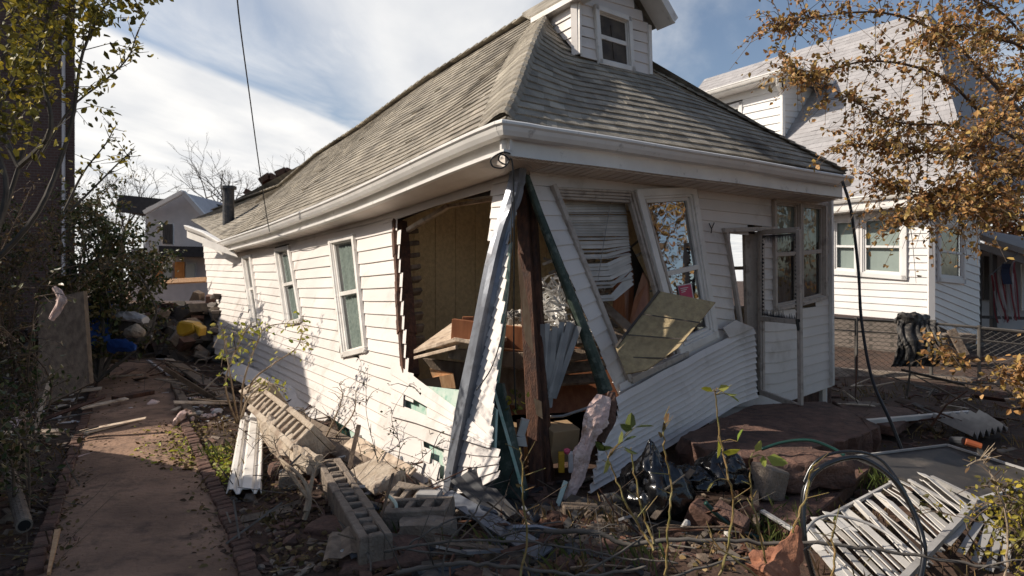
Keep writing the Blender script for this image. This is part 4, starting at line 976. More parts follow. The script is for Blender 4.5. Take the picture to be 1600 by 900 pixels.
# grey sheets at the corner foot
def corr(name, label, quad, n, amp, m, th=.004, cat='sheet', bend=0):
    mb = MB(); q = []; fs = []; mm = 10
    a0, a1, b1, b0 = quad; nr = (a1-a0).cross(b0-a0).normalized()
    if nr.dot(a0-CAM) > 0: nr = -nr
    for j in range(mm+1):
        for i in range(n*4+1): q.append(a0.lerp(a1, i/(n*4)).lerp(b0.lerp(b1, i/(n*4)), j/mm)+nr*(amp*math.sin(i*math.pi/2)+bend*math.sin(math.pi*j/mm)))
    w = n*4+1
    for j in range(mm):
        for i in range(n*4): k = j*w+i; fs.append((k, k+1, k+w+1, k+w))
    mb.add(q, fs); return tag(mb.build(name, m, solid=th), label, cat)
corr('ribbed_sheet', 'dark grey ribbed panel leaning at the foot of the bent flashing', [at(704, 752, 4.55), at(746, 730, 4.6), at(808, 800, 4.25), at(778, 822, 4.15)], 2, .005, 'panel_dark')
mb = MB()
mb.bar(at(697, 772, 4.40), at(852, 866, 3.66), .10, .012, (.2, -.6, .8), .13); mb.bar(at(697, 774, 4.43), at(835, 880, 3.66), .012, .04, (.2, -.6, .8)); mb.bar(at(700, 770, 4.5), at(862, 868, 3.78), .012, .03, (.2, -.6, .8))
tag(mb.build('ground_flashing', 'metal_grey'), 'long grey metal flashing lying from the wall corner towards the viewer', 'flashing')
plank('green_stick', 'short grey green slat leaning below the corner stud', 'foil_green', at(884, 752, 4.7), at(862, 816, 4.5), .035, .02, (0, -1, .2))
wire('green_pipe', 'pale green bent pipe standing in the blocks', [at(607, 775, 4.2), at(619, 790, 4.1), at(615, 820, 4.05), at(616, 850, 4.0)], .012, 'foil_green', 'pipe')
corr('grey_shard', 'splintered grey sheet on the rubble left of the blocks', [gnd(515, 868, .12), gnd(585, 862, .2), gnd(610, 880, .1), gnd(505, 900, .08)], 3, .01, 'wood_old')
# stoop
st = MB(); top = [(1062, 682), (1110, 660), (1178, 632), (1290, 627), (1335, 645), (1372, 664), (1345, 680), (1290, 694), (1225, 714), (1150, 716), (1100, 700)]
tp0 = [onz(x, y, .26) for x, y in top]; tp = []
for a_, b_ in zip(tp0, tp0[1:]+tp0[:1]):
    k_ = max(1, int((b_-a_).length/.07))
    for i in range(k_): tp.append(a_.lerp(b_, i/k_)+V((R.uniform(-.02, .02), R.uniform(-.02, .02), R.uniform(-.008, .004))))
n_ = len(tp)
q = tp+[p+V((R.uniform(-.05, .03), R.uniform(-.03, .06), -.10+R.uniform(-.02, .02))) for p in tp]+[p+V((R.uniform(-.02, .06), R.uniform(0, .10), -.30)) for p in tp]
fs = [tuple(range(n_))]+[(i, i+n_, (i+1) % n_+n_, (i+1) % n_) for i in range(n_)]+[(i+n_, i+2*n_, (i+1) % n_+2*n_, (i+1) % n_+n_) for i in range(n_)]
st.add(q, fs); tag(st.build('stoop_slab', 'concrete_red', bevel=.01), 'cracked reddish concrete stoop slab in front of the storm door', 'stoop')
for i, (pp, h, lab) in enumerate([([(1180, 790), (1215, 745), (1300, 722), (1345, 700), (1385, 712), (1350, 740), (1290, 790), (1230, 830)], .07, 'tilted reddish slab below the stoop, beside the hose'), ([(1300, 625), (1440, 640), (1400, 668), (1340, 655)], .12, 'flat dark slab beyond the stoop at the house corner')]):
    sb = MB(); sb.slab([onz(x, y, h) for x, y in reversed(pp)], (0, 0, -.1)); tag(sb.build('broken_slab', 'concrete_red', bevel=.01), lab, 'slab')
def chunk(name, label, c, d, rz, m, cat, ry=0, group=None, jit=.012):
    mb = MB(); mb.box(c, d, Matrix.Rotation(rz, 3, 'Z') @ Matrix.Rotation(ry, 3, 'Y') @ Matrix.Rotation(ry*.6, 3, 'X'), jit=jit); return tag(mb.build(name, m, bevel=.012), label, cat, group)
chunk('concrete_block', 'grey solid concrete block tilted in front of the stoop', at(1200, 752, 4.5), (.2, .2, .22), .4, 'concrete', 'concrete block', .2)
chunk('brick', 'reddish brick chunk right of the trash bags', at(1175, 800, 4.2), (.16, .1, .1), .9, 'brick_red', 'brick', .3)
chunk('brick', 'reddish brick standing below the two trash bags', at(1095, 805, 4.1), (.16, .12, .14), -.5, 'brick_red', 'brick', .5)
chunk('brick', 'tan broken brick between trash bag and green hose stub', at(1140, 812, 4.0), (.22, .12, .12), -.7, 'concrete_red', 'brick', .35)
chunk('wood_block', 'pale sawn wood end on the rubble under the pink insulation', at(908, 800, 4.4), (.26, .1, .09), .1, 'wood_old', 'wood block', .05)
chunk('white_shard', 'white plaster shard standing by the branch under the trash bag', at(1070, 825, 4.0), (.05, .03, .10), .3, 'plastic_white', 'shard', .4)
chunk('white_brick', 'pale stone lying on the dark ground by the house corner', at(1352, 640, 7.6), (.34, .2, .16), .1, 'concrete', 'stone', .0)
chunk('white_object', 'small bright white bottle lying under the branch', at(1150, 836, 4.0), (.16, .05, .05), .3, 'plastic_white', 'bottle', .1)
# ---- trash bags
def bag(name, label, c, d, seed, top=None):
    mb = MB(); nu, nv = 64, 40; q = []; fs = []
    for j in range(nv+1):
        th = math.pi*j/nv; 
        for i in range(nu):
            ph = 2*math.pi*i/nu; p = V((math.sin(th)*math.cos(ph), math.sin(th)*math.sin(ph), math.cos(th)))
            n_ = noise.noise(p*1.6+V((seed, 0, 0)))*.35; pl = abs(noise.noise(V((p.x*2, p.y*2, p.z*1.2))*2.6+V((seed, 3, 0))))*.28+abs(noise.noise(p*9+V((seed, 0, 2))))*.10
            r = 1+n_-pl; z = p.z*r
            if z > .3: k = 1-(z-.3)*.75; p = V((p.x*max(k, .12), p.y*max(k, .12), p.z))
            q.append(V(c)+V((p.x*r*d[0], p.y*r*d[1], z*d[2])))
    for j in range(nv):
        for i in range(nu): fs.append((j*nu+i, (j+1)*nu+i, (j+1)*nu+(i+1) % nu, j*nu+(i+1) % nu))
    mb.add(q, fs); return tag(mb.build(name, 'black_bag', smooth=True), label, 'trash bag', 'black trash bags')
bag('trash_bag', 'bulky glossy black trash bag below the buckled white siding', at(1022, 765, 4.35), (.25, .26, .30), 1.3)
bag('trash_bag', 'smaller crumpled black trash bag against the stoop slab', at(1130, 735, 4.55), (.20, .2, .16), 6.1)
bag('trash_bag', 'slumped black plastic in the dip between the two bags', at(1082, 745, 4.45), (.18, .18, .09), 9.4)
# ---- hoses
wire('black_hose', 'thick glossy black hose looping high over the white slats', [at(1272, 905, 3.25), at(1258, 850, 3.25), at(1256, 790, 3.3), at(1268, 745, 3.35), at(1300, 722, 3.4), at(1345, 716, 3.45), at(1392, 745, 3.4), at(1425, 795, 3.35), at(1444, 855, 3.25), at(1436, 915, 3.15)], .014, 'hose_black', 'hose', seg=10)
wire('black_hose', 'thin black hose in the back of the coil loop', [at(1264, 880, 3.5), at(1252, 800, 3.55), at(1262, 740, 3.6), at(1290, 712, 3.6), at(1340, 706, 3.6), at(1380, 722, 3.6), at(1415, 770, 3.5)], .009, 'hose_black', 'hose', seg=8)
wire('black_hose', 'low grey hose arc resting on the white slats', [at(1262, 870, 3.35), at(1256, 840, 3.4), at(1275, 812, 3.5), at(1310, 806, 3.55), at(1370, 824, 3.5), at(1430, 866, 3.3), at(1450, 880, 3.25)], .008, 'plastic_grey', 'hose', seg=8)
wire('green_hose', 'dark green hose arching over the stoop edge', [at(1190, 702, 4.7), at(1225, 691, 4.7), at(1265, 688, 4.65), at(1300, 700, 4.6), at(1320, 712, 4.55)], .012, 'hose_green', 'hose', seg=8)
wire('green_hose', 'short green hose stub poking up below the trash bags', [at(1102, 785, 3.95), at(1125, 808, 3.95), at(1155, 828, 3.95), at(1190, 842, 3.95)], .014, 'hose_green', 'hose', seg=8)
# ---- white slatted awning panel lying at the lower right
AW = thing('slatted_awning', 'white slatted metal awning panel lying in the right foreground', 'awning', onz(1400, 840, .02))
mb = MB(); rs = random.Random(12)
l0, l1 = at(1255, 838, 3.85), at(1438, 738, 4.75); r0, r1 = at(1372, 965, 2.95), at(1522, 800, 3.95)
for i in range(25):
    t = i/24; A = l0.lerp(l1, t)+V((rs.uniform(-.03, .03), rs.uniform(-.03, .03), rs.uniform(0, .05))); B = r0.lerp(r1, t)+V((0, 0, rs.uniform(-.01, .02)))
    tl = V((.25+rs.uniform(-.3, .3), -.55, .8))
    mid = A.lerp(B, .3)+V((0, 0, rs.uniform(-.01, .03))); mb.bar(A, mid, .05, .006, tl+V((rs.uniform(-.5, .2), 0, 0)), rnd=rs.random()); mb.bar(mid, B, .05, .006, tl, rnd=rs.random())
mb.build('slats', 'plastic_white', AW)
mb = MB()
mb.bar(r0+V((0, 0, .05)), r1+V((0, 0, .05)), .035, .03, (0, 0, 1)); mb.bar(l1, r1+V((.05, 0, .06)), .03, .03, (0, 0, 1)); mb.bar(r1+V((0, 0, .06)), at(1600, 760, 4.2), .03, .03, (0, 0, 1)); mb.bar(r1+V((0, 0, .02)), at(1590, 850, 3.6), .02, .02, (0, 0, 1))
for k in range(5): mb.bar(r1.lerp(at(1590, 850, 3.6), k/5)+V((0, 0, 0)), at(1480+k*22, 850+k*14, 3.5), .04, .006, (-.3, -.5, 1))
mb.bar(l0+V((-.02, 0, .03)), l1+V((0, 0, .03)), .02, .02, (0, 0, 1))
mb.build('frame', 'plastic_grey', AW)
# dark screen panel behind it
SP = thing('screen_panel', 'dark window screen with thin pale frame lying behind the white slats', 'screen', onz(1450, 740, .05))
P = [at(1335, 715, 4.9), at(1480, 697, 5.2), at(1610, 738, 4.7), at(1612, 780, 4.35), at(1505, 800, 4.0), at(1420, 752, 4.45)]
mb = MB(); mb.slab(P, (0, 0, -.012)); mb.build('mesh', 'screen_dark', SP)
mb = MB()
for i in (0, 1, 3, 4): mb.bar(P[i]+V((0, 0, .01)), P[(i+1) % 6]+V((0, 0, .01)), .018, .015, (0, 0, 1))
mb.build('frame', 'plastic_grey', SP)
plank('metal_pole', 'long grey white pole lying on the ground beyond the stoop', 'plastic_white', at(1345, 660, 6.6), at(1515, 645, 7.1), .06, .05, (0, 0, 1), 'pole')
plank('metal_strip', 'white metal strip lying below the green weeds', 'plastic_grey', at(1190, 798, 4.1), at(1262, 842, 3.8), .035, .02, (0, 0, 1), 'strip')
corr('crumpled_sheet', 'crumpled grey plastic sheet left of the garden shrub', [at(1455, 652, 6.9), at(1540, 645, 7.0), at(1575, 668, 6.4), at(1520, 682, 6.2)], 6, .04, 'plastic_grey', cat='sheet')
for (p, q, r) in [((1508, 690, 4.9), (1534, 698, 4.85), .035)]:
    od = thing('orange_drill', 'orange and black tool lying on the dark screen', 'tool', at(1520, 706, 4.9))
    mb = MB(); mb.tube([at(*p), at(*q)], r*.8, r*.7, 10); mb.build('body', 'orange_dull', od, smooth=False, bevel=.004)
    mb = MB(); mb.tube([at(1487, 688, 5.0), at(1507, 690, 4.9)], .03, .035, 10); mb.build('nose', 'metal_dark', od)
    mb = MB(); mb.bar(at(1528, 698, 4.86), at(1534, 710, 4.85), .03, .03, (0, -1, 0)); mb.build('handle', 'metal_dark', od)
lumpy('rust_cloth', 'rust brown rag hanging on a stem in the near foreground', 'rag', [at(1248, 822, 3.1), at(1238, 850, 3.08), at(1222, 880, 3.05), at(1205, 915, 3.0)], [.012, .045, .10, .16], 'cloth_rust', amp=.6, fr=9)
# ---- pipes on the left
def hollow(name, label, a, b, r, m):
    mb = MB(); mb.tube([a, b], r, r, 14); mb.cm = 1; mb.tube([b-(b-a).normalized()*.002, b+(b-a).normalized()*.003], r*.75, r*.75, 14); o = mb.build(name, [m, 'black_wire'], smooth=False); return tag(o, label, 'pipe')  # solid pipe; a black disc on its end stands for the shaded bore
hollow('grey_pipe', 'fat grey pipe lying at the lower left edge', gnd(12, 760, .16), gnd(38, 846, .10), .045, 'concrete')
# ================================================================== neighbouring white house on the right
NP = at(1412, 380, 13.6)
def NS(x, y, e=0): return plane(x, y, NP, nL, e)
NH = thing('neighbour_house', 'sunlit white clapboard house with dormer standing to the right of the collapsed bungalow', 'house', V((9, 14, 0)))
mb = MB()
panel(mb, [(1240, 318, 1240, 496), (1300, 318, 1300, 490), (1455, 306, 1455, 503)], 17, NS, nL, [[(1302, 341), (1342, 338), (1342, 430), (1302, 428)], [(1344, 336), (1414, 332), (1414, 436), (1344, 430)]], lap=.02, wob=.001, sub=2)
Nc = NS(1455, 400); NcT = NS(1455, 306); NcB = NS(1455, 520)
# front-facing return wall (in shade)
def NFp(x, y, e=0): return plane(x, y, Nc, nF, e)
panel(mb, [(1456, 306, 1456, 505), (1530, 320, 1530, 540)], 18, NFp, nF, [[(1468, 345), (1504, 352), (1504, 440), (1468, 438)]], lap=.02, wob=.001, sub=2)
mb.build('siding', 'siding_near', NH)
mb = MB(); qb = [NS(1200, 492, -.02), NS(1456, 503, -.02)]; mb.slab([qb[0], qb[1], V((qb[1].x, qb[1].y, -.3)), V((qb[0].x, qb[0].y, -.3))], -nL*.1)
q2 = [NFp(1456, 504, -.02), NFp(1600, 560, -.02)]; mb.slab([q2[0], q2[1], V((q2[1].x, q2[1].y, -.3)), V((q2[0].x, q2[0].y, -.3))], -nF*.1); mb.build('foundation', 'block_far', NH)
for q in ([(1296, 338), (1345, 336), (1345, 432), (1296, 428)], [(1341, 335), (1417, 330), (1417, 438), (1341, 432)]):
    window(NH, q, NS, nL, trim=.10, ex=.04, rail=.52, glass='glass_clear', cur='shade_grey', m='siding_near', wave=.001)
window(NH, [(1466, 342), (1508, 350), (1508, 444), (1466, 440)], NFp, nF, trim=.10, ex=.04, rail=.5, glass='glass', cur='curtain_dark', m='siding_near')
mb = MB(); mb.bar(NcT, NcB, .12, .06, nL+nF); mb.build('corner_board', 'siding_near', NH)
# big roof slope rising away from the eave
ev0 = NS(1150, 322, .45); ev1 = NS(1490, 304, .45); zE = ev1.z+.15; ev1 = V((ev1.x, ev1.y, zE))
ev0 = V((ev0.x, ev0.y, zE)); evA = ev1-d1*-9; 
n0 = ev1+d1*10; n1 = ev1+V((0, 0, 0))-d1*.4
rise = d2*5.2+V((0, 0, 5.6))
rh = n1+rise+d1*3.0
stN = [[n1.lerp(rh, v/4) for v in range(5)], [n1.lerp(n0, .5).lerp(n1.lerp(n0, .5)+rise, v/4) for v in range(5)], [n0.lerp(n0+rise, v/4) for v in range(5)]]
stN = [stN[2], stN[1], stN[0]]
roof('roof', stN, 40, (nL*.73+V((0, 0, .68))).normalized(), tabw=.5, m='roof_pale', par=NH, th=.008)
mb = MB(); mb.slab([n1+d2*.05, rh, n1+d2*10.4, ], -nF*.1); mb.build('front_roof', 'roof_pale', NH)
mb = MB(); mb.sweep(gut, [n0, n1], nL); mb.sweep([(-.02, 0), (0, 0), (0, -.3), (-.02, -.3)], [n0, n1], nL); mb.slab([n0-V((0, 0, .27)), n1-V((0, 0, .27)), n1+d2*.5-V((0, 0, .29)), n0+d2*.5-V((0, 0, .29))], (0, 0, -.02)); mb.build('gutter', 'gutter_white', NH)
# dormer of the neighbour: flat faced wall towards us, gutter, downspout
NR = NS(1225, 200, -1.4)      # on the roof slope inside the eave
def ND(x, y, e=0): return plane(x, y, NR, nL, e)
def NDF(x, y, e=0): return plane(x, y, ND(1222, 160), nF, e)
mb = MB()
panel(mb, [(1060, 170, 1060, 240), (1222, 128, 1222, 216)], 7, ND, nL, [[(1130, 168), (1158, 160), (1158, 195), (1130, 200)]], lap=.03, wob=0, sub=3)
panel(mb, [(1223, 120, 1223, 216), (1281, 108, 1252, 232)], 11, NDF, nF, [], lap=.03, wob=0, sub=3)
mb.build('dormer_siding', 'siding_near', NH)
window(NH, [(1128, 168), (1160, 158), (1160, 200), (1128, 204)], ND, nL, trim=.1, ex=.03, rail=.5, glass='glass', cur='shade_grey', m='siding_near')
mb = MB(); da, db = ND(1060, 168, .45), ND(1236, 112, .45); da.z = db.z; mb.slab([da, db, db+d2*4, da+d2*4], (0, 0, .12)); mb.build('dormer_roof', 'roof_pale', NH)
mb = MB(); mb.sweep(gut, [da+V((0, 0, .12)), db+V((0, 0, .12))], nL); mb.slab([da, db, db+d2*.5, da+d2*.5], (0, 0, -.03)); mb.slab([db-d1*.02, db+d2*3.5-d1*.02, db+d2*3.5+V((0, 0, .16))-d1*.02, db+V((0, 0, .16))-d1*.02], nF*.04); mb.build('dormer_gutter', 'gutter_white', NH)
mb = MB(); mb.tube([ND(1217, 122, .42), ND(1216, 132, .35), ND(1222, 146, .06), ND(1223, 160, .05), ND(1223, 216, .05)], .07, .07, 6); mb.build('downspout', 'gutter_white', NH)
# dark ridge of something behind our ridge
# ---- second neighbour: low porch with flag
P2 = thing('porch', 'low roofed front porch beyond the neighbour house at the right edge', 'porch', at(1560, 560, 17))
def yp(x, y, Y): return at(x, y, Y)
mb = MB(); mb.slab([yp(1522, 372, 17), yp(1700, 430, 15.5), yp(1700, 395, 19), yp(1530, 366, 19)], (0, 0, .15)); mb.slab([yp(1522, 376, 17), yp(1600, 400, 16.4), yp(1600, 412, 16.4), yp(1522, 386, 17)], (0, .1, 0)); mb.build('porch_roof', 'roof_pale', P2)
mb = MB(); mb.slab([yp(1524, 385, 18.5), yp(1680, 400, 18.5), yp(1680, 560, 18.5), yp(1524, 560, 18.5)], (0, .1, 0)); mb.build('porch_wall', 'siding_far', P2)
mb = MB()
for x in (1528, 1552, 1640): mb.bar(yp(x, 388, 17), yp(x, 560, 17), .12, .12, (0, -1, 0))
mb.bar(yp(1524, 495, 17), yp(1680, 500, 16.5), .08, .08, (0, -1, 0)); mb.build('porch_post', 'curtain_dark', P2)
mb = MB(); mb.slab([yp(1536, 400, 18.4), yp(1556, 402, 18.4), yp(1556, 470, 18.4), yp(1536, 468, 18.4)], (0, -.04, 0)); mb.build('porch_window', 'curtain_dark', P2)
mb = MB(); mb.slab([yp(1595, 412, 18), yp(1640, 412, 18), yp(1640, 485, 18), yp(1595, 485, 18)], (0, -.04, 0)); mb.build('pale_panel', 'siding_near', P2)  # paler panel in front of the porch wall
FL = thing('flag', 'draped striped flag with dark canton hanging on the porch at the right edge', 'flag', yp(1572, 500, 15.5))
mb = MB(); cols = 13; q = []; fs = []
for c in range(cols):
    mb.cm = c % 2; a0 = 1548+c*3.2; b0 = 1562+c*2.5; q = []
    for j in range(9):
        t = j/8; y0 = lerp(430+c*-2, 505-c*.5, t)
        for k in (0, 1): q.append(yp(lerp(a0+k*3.2, b0+k*2.5, t)+3*math.sin(t*5+c), y0, 15.5)+V((0, .10*math.sin(c*1.1+t*3), 0)))
    mb.add(q, [(2*j, 2*j+1, 2*j+3, 2*j+2) for j in range(8)])
mb.build('cloth', ['flag_red', 'flag_white'], FL)
mb = MB(); q = []
for j in range(5):
    for k in range(2): q.append(yp(1566+k*14, 412+j*8, 15.35)+V((0, .05*math.sin(j), 0)))
mb.add(q, [(2*j, 2*j+1, 2*j+3, 2*j+2) for j in range(4)]); mb.build('canton', 'flag_blue', FL)
mb = MB(); mb.tube([yp(1590, 395, 16.2), yp(1545, 432, 15.3)], .015, .015, 6); mb.build('flag_pole', 'curtain_dark', FL)
# ---- far houses on the left
G1 = thing('gable_house', 'grey gabled house with boarded ground floor windows far beyond the yard', 'house', at(280, 440, 30))
gY = 30
mb = MB(); mb.slab([at(228, 325, gY), at(285, 300, gY), at(318, 335, gY), at(322, 345, gY), at(322, 388, gY), at(226, 388, gY)], (0, 6, 0)); mb.slab([at(205, 388, 29), at(330, 388, 29), at(330, 470, 29), at(205, 470, 29)], (0, .2, 0)); mb.build('wall', 'siding_far', G1)
mb = MB(); mb.slab([at(180, 330, 33), at(186, 304, 33), at(348, 320, 33), at(350, 345, 33)], (0, 3, 0)); mb.build('roof', 'roof_dark', G1); mb = MB(); mb.slab([at(248, 384, 28), at(340, 386, 28), at(340, 402, 28), at(248, 400, 28)], (0, 2, 0)); mb.build('porch_roof', 'roof_dark', G1)
mb = MB(); mb.bar(at(226, 332, 29.8), at(286, 300, 29.6), .18, .2, (0, -1, 0)); mb.bar(at(286, 300, 29.6), at(320, 338, 29.8), .18, .2, (0, -1, 0)); mb.build('rake_board', 'siding_near', G1)
for x0, x1, y0, y1, mm in ((254, 269, 350, 381, 'curtain_dark'), (256, 268, 411, 435, 'shade_grey'), (290, 304, 412, 434, 'shade_grey')):
    mb = MB(); mb.slab([at(x0-2, y0-2, 28.9), at(x1+2, y0-2, 28.9), at(x1+2, y1+2, 28.9), at(x0-2, y1+2, 28.9)], (0, .06, 0)); f = mb.build('window', 'siding_near', G1)
    mb = MB(); mb.slab([at(x0, y0, 28.8), at(x1, y0, 28.8), at(x1, y1, 28.8), at(x0, y1, 28.8)], (0, .05, 0)); mb.build('pane', mm, f)
for x0, x1 in ((239, 253), (273, 288)):
    mb = MB(); mb.slab([at(x0, 409, 28.8), at(x1, 409, 28.8), at(x1, 436, 28.8), at(x0, 436, 28.8)], (0, .05, 0)); mb.build('boarded_window', 'plywood_orange', G1)
for (x0, x1, y0, pk_, lab) in ((386, 412, 298, 302, 'low brick red roof just behind the bungalow ridge'), (409, 436, 283, 270, 'brick red gabled roof behind the bungalow ridge, middle one'), (434, 462, 272, 262, 'dark red roof end highest behind the bungalow ridge')):
    G2 = thing('brick_house', lab, 'house', at((x0+x1)/2, 420, 34))
    mb = MB(); mb.slab([at(x0, y0, 34), at((x0+x1)/2, pk_+5, 34), at(x1, y0, 34), at(x1, 350, 34), at(x0, 350, 34)], (0, 5, 0)); mb.build('wall', 'brick_red', G2)
    mb = MB(); mb.bar(at(x0-2, y0+1, 33.8), at((x0+x1)/2, pk_+4, 33.8), .3, .4, (0, -1, 0)); mb.bar(at((x0+x1)/2, pk_+4, 33.8), at(x1+2, y0+1, 33.8), .3, .4, (0, -1, 0)); mb.build('roof', 'wood_rust', G2)
# ---- brick building on the left
BB = thing('brick_building', 'tall dark red brick building rising at the left edge', 'building', V((-11, 16, 0)))
mb = MB(); e0 = at(117, 438, 20); x1 = e0.x
mb.slab([V((x1, 20, 0)), V((x1, 20, 17)), V((x1-9, 17.9, 17)), V((x1-9, 17.9, 0))], V((x1*.12, 2.4, 0)))
mb.build('wall', 'brick_wall', BB)
for (xx, z0, z1, w) in ((x1-3.4, 3.2, 5.0, 1.2), (x1-3.4, 7.5, 9.3, 1.2)):
    yy = 20+(xx-x1)*.2333; mb = MB(); mb.slab([V((xx, yy-.06, z0)), V((xx+w, yy+w*.233-.06, z0)), V((xx+w, yy+w*.233-.06, z1)), V((xx, yy-.06, z1))], (0, .05, 0)); mb.build('window', 'shade_grey', BB)
mb = MB(); mb.bar(V((x1-.25, 19.85, .3)), V((x1-.25, 19.85, 16.9)), .07, .06, (0, -1, 0)); mb.build('pipe', 'siding_far', BB)
# added unseen walls beyond the left edge, shaped to cast the yard's shadows
mb = MB(); xw = -6.15
mb.slab([V((xw, -6, 0)), V((xw, 6.45, 0)), V((xw, 6.35, 1.1)), V((xw, 5.80, 2.05)), V((xw, 4.80, 3.4)), V((xw, 3.75, 5.3)), V((xw, -6, 5.3))], (-4, 0, 0))
mb.slab([V((-10.3, 6.2, 0)), V((-10.9, 13.6, 0)), V((-10.9, 13.6, 4.3)), V((-10.3, 12, 4.6)), V((-10.3, 9.5, 5.7)), V((-10.3, 8.4, 6.3)), V((-10.3, 7.65, 6.15)), V((-10.3, 7.55, 5.1)), V((-10.3, 7.1, 4.9)), V((-10.3, 6.35, 4.4))], (-3, 0, 0))
mb.build('shadow_walls', 'brick_wall', BB)
# ---- chain link fence on the right
CF = thing('chain_link_fence', 'chain link fence with top rail between the bungalow and the neighbour house', 'fence', at(1400, 590, 10.5))
fpts = [(1300, 496, 588, 10.6), (1338, 499, 592, 10.6), (1455, 505, 598, 10.5), (1530, 512, 608, 10.2), (1640, 522, 625, 9.8)]
T = [at(a, b, y) for a, b, c, y in fpts]; B = [at(a, c, y) for a, b, c, y in fpts]
mb = MB(); mb.tube(T, .024, .024, 6); mb.tube([p.lerp(q, .2) for p, q in zip(T, B)], .012, .012, 5); mb.build('rail', 'chain_metal', CF)
for i in range(1, 5): mb = MB(); mb.tube([T[i]+V((0, 0, .04)), V((B[i].x, B[i].y, -.1))], .028, .028, 8); mb.build('post', 'chain_metal', CF)
mb = MB()
for i in range(4):
    L_ = (T[i+1]-T[i]).length; n_ = int(L_/.11)
    for k in range(-12, n_):
        for s in (0, 1):
            u0, u1 = k/n_, (k+12)/n_
            if s: u0, u1 = u1, u0
            c0, c1 = max(0, min(1, u0)), max(0, min(1, u1))
            if abs(c1-c0) < 1e-4: continue
            v0, v1 = (c0-u0)/(u1-u0), (c1-u0)/(u1-u0)
            a = T[i].lerp(T[i+1], c0).lerp(B[i].lerp(B[i+1], c0), v0); b = T[i].lerp(T[i+1], c1).lerp(B[i].lerp(B[i+1], c1), v1)
            mb.tube([a, b], .0028, .0028, 3)
mb.build('mesh', 'chain_metal', CF)
lumpy('draped_bag', 'big black plastic sheet bundled on the chain link fence', 'plastic sheet', [at(1398, 500, 10.6), at(1412, 498, 10.3), at(1430, 500, 10.3), at(1452, 497, 10.5)], [.04, .12, .12, .04], 'mesh_dark', amp=.4)
mb = MB(); q = []; fs = []; a0, a1 = at(1398, 500, 10.35), at(1458, 500, 10.35); b0, b1 = at(1388, 572, 10.1), at(1462, 572, 10.1)
for j in range(15):
    for i in range(41):
        p = a0.lerp(a1, i/40).lerp(b0.lerp(b1, i/40), j/14); q.append(p+V((0, -.07*abs(math.sin(i*.55+noise.noise(p*3)*5))-.12*math.sin(math.pi*j/14)+.05*noise.noise(p*6), 0)))
for j in range(14):
    for i in range(40): k = j*41+i; fs.append((k, k+1, k+42, k+41))
mb.add(q, fs); tag(mb.build('plastic_sheet', 'mesh_dark', solid=.01), 'black pleated plastic sheet draped down over the chain link fence', 'plastic sheet')
for (x, y, Y, d, rz, ry, m, nm, lab) in [(1490, 528, 12, (.7, .3, .16), .2, 0, 'concrete', 'stone', 'long pale stone stacked beyond the fence'), (1482, 548, 12, (.5, .3, .2), -.1, 0, 'concrete', 'stone', 'lower pale stone stacked beyond the fence'), (1500, 560, 12, (.9, .3, .12), 0, 0, 'brick_red', 'stone', 'reddish slab at the bottom of the stack beyond the fence')]:
    chunk(nm, lab, at(x, y, Y), d, rz, m, 'stone', ry)
plank('leaning_plank', 'grey plank leaning on the stone stack beyond the fence', 'wood_old', at(1486, 515, 11.8), at(1508, 556, 11.6), .16, .04, (0, -1, 0))
mb = MB(); mb.slab([at(1300, 575, 10.9), at(1640, 600, 10.0), at(1640, 622, 9.8), at(1300, 590, 10.7)], (0, .25, 0)); tag(mb.build('low_kerb', 'concrete', bevel=.01), 'low concrete kerb running along the foot of the chain link fence', 'kerb')

# ================================================================== clutter at the back of the yard, left
lumpy('blue_tarp', 'bright blue tarp hanging beside the dark bush', 'tarp', [at(170, 452, 10.5), at(155, 475, 10.4), at(146, 510, 10.2), at(150, 540, 10.1)], [.10, .20, .26, .20], 'cloth_blue', amp=.5, fr=3)
lumpy('blue_tarp', 'fold of blue tarp lying flat on the yard', 'tarp', [at(170, 540, 10.0), at(195, 540, 9.9), at(212, 543, 9.8)], [.10, .10, .04], 'cloth_blue', amp=.4)
lumpy('mattress', 'thin pale mattress lying on top of the dark bin', 'mattress', [at(146, 498, 10.6), at(175, 495, 10.4), at(205, 494, 10.3), at(228, 500, 10.2)], [.05, .07, .08, .06], 'siding_far', amp=.3, flat_=1.2)
chunk('dark_bin', 'dark box under the pale mattress at the back of the yard', at(190, 517, 10.6), (.8, .5, .40), .1, 'curtain_dark', 'bin', jit=.03)
lumpy('cream_bag', 'small cream sack leaning on the dark bin', 'sack', [at(198, 520, 10.0), at(213, 518, 9.9), at(226, 522, 9.9)], [.06, .11, .04], 'concrete_beige', amp=.3, flat_=.9)
yt = thing('yellow_toy_slide', 'bright yellow plastic toy lying at the back of the yard', 'toy', gnd(292, 530))
mb = MB(); Y = 10.6; mb.slab([at(273, 512, Y), at(279, 501, Y), at(302, 505, Y), at(305, 517, Y), at(284, 526, Y), at(276, 524, Y)], (0, .3, 0)); mb.build('body', 'yellow_plastic', yt, bevel=.03)
mb = MB(); mb.slab([at(302, 507, Y), at(313, 512, Y), at(311, 527, Y), at(306, 522, Y)], (0, .25, 0)); mb.build('lip', 'yellow_plastic', yt, bevel=.02)
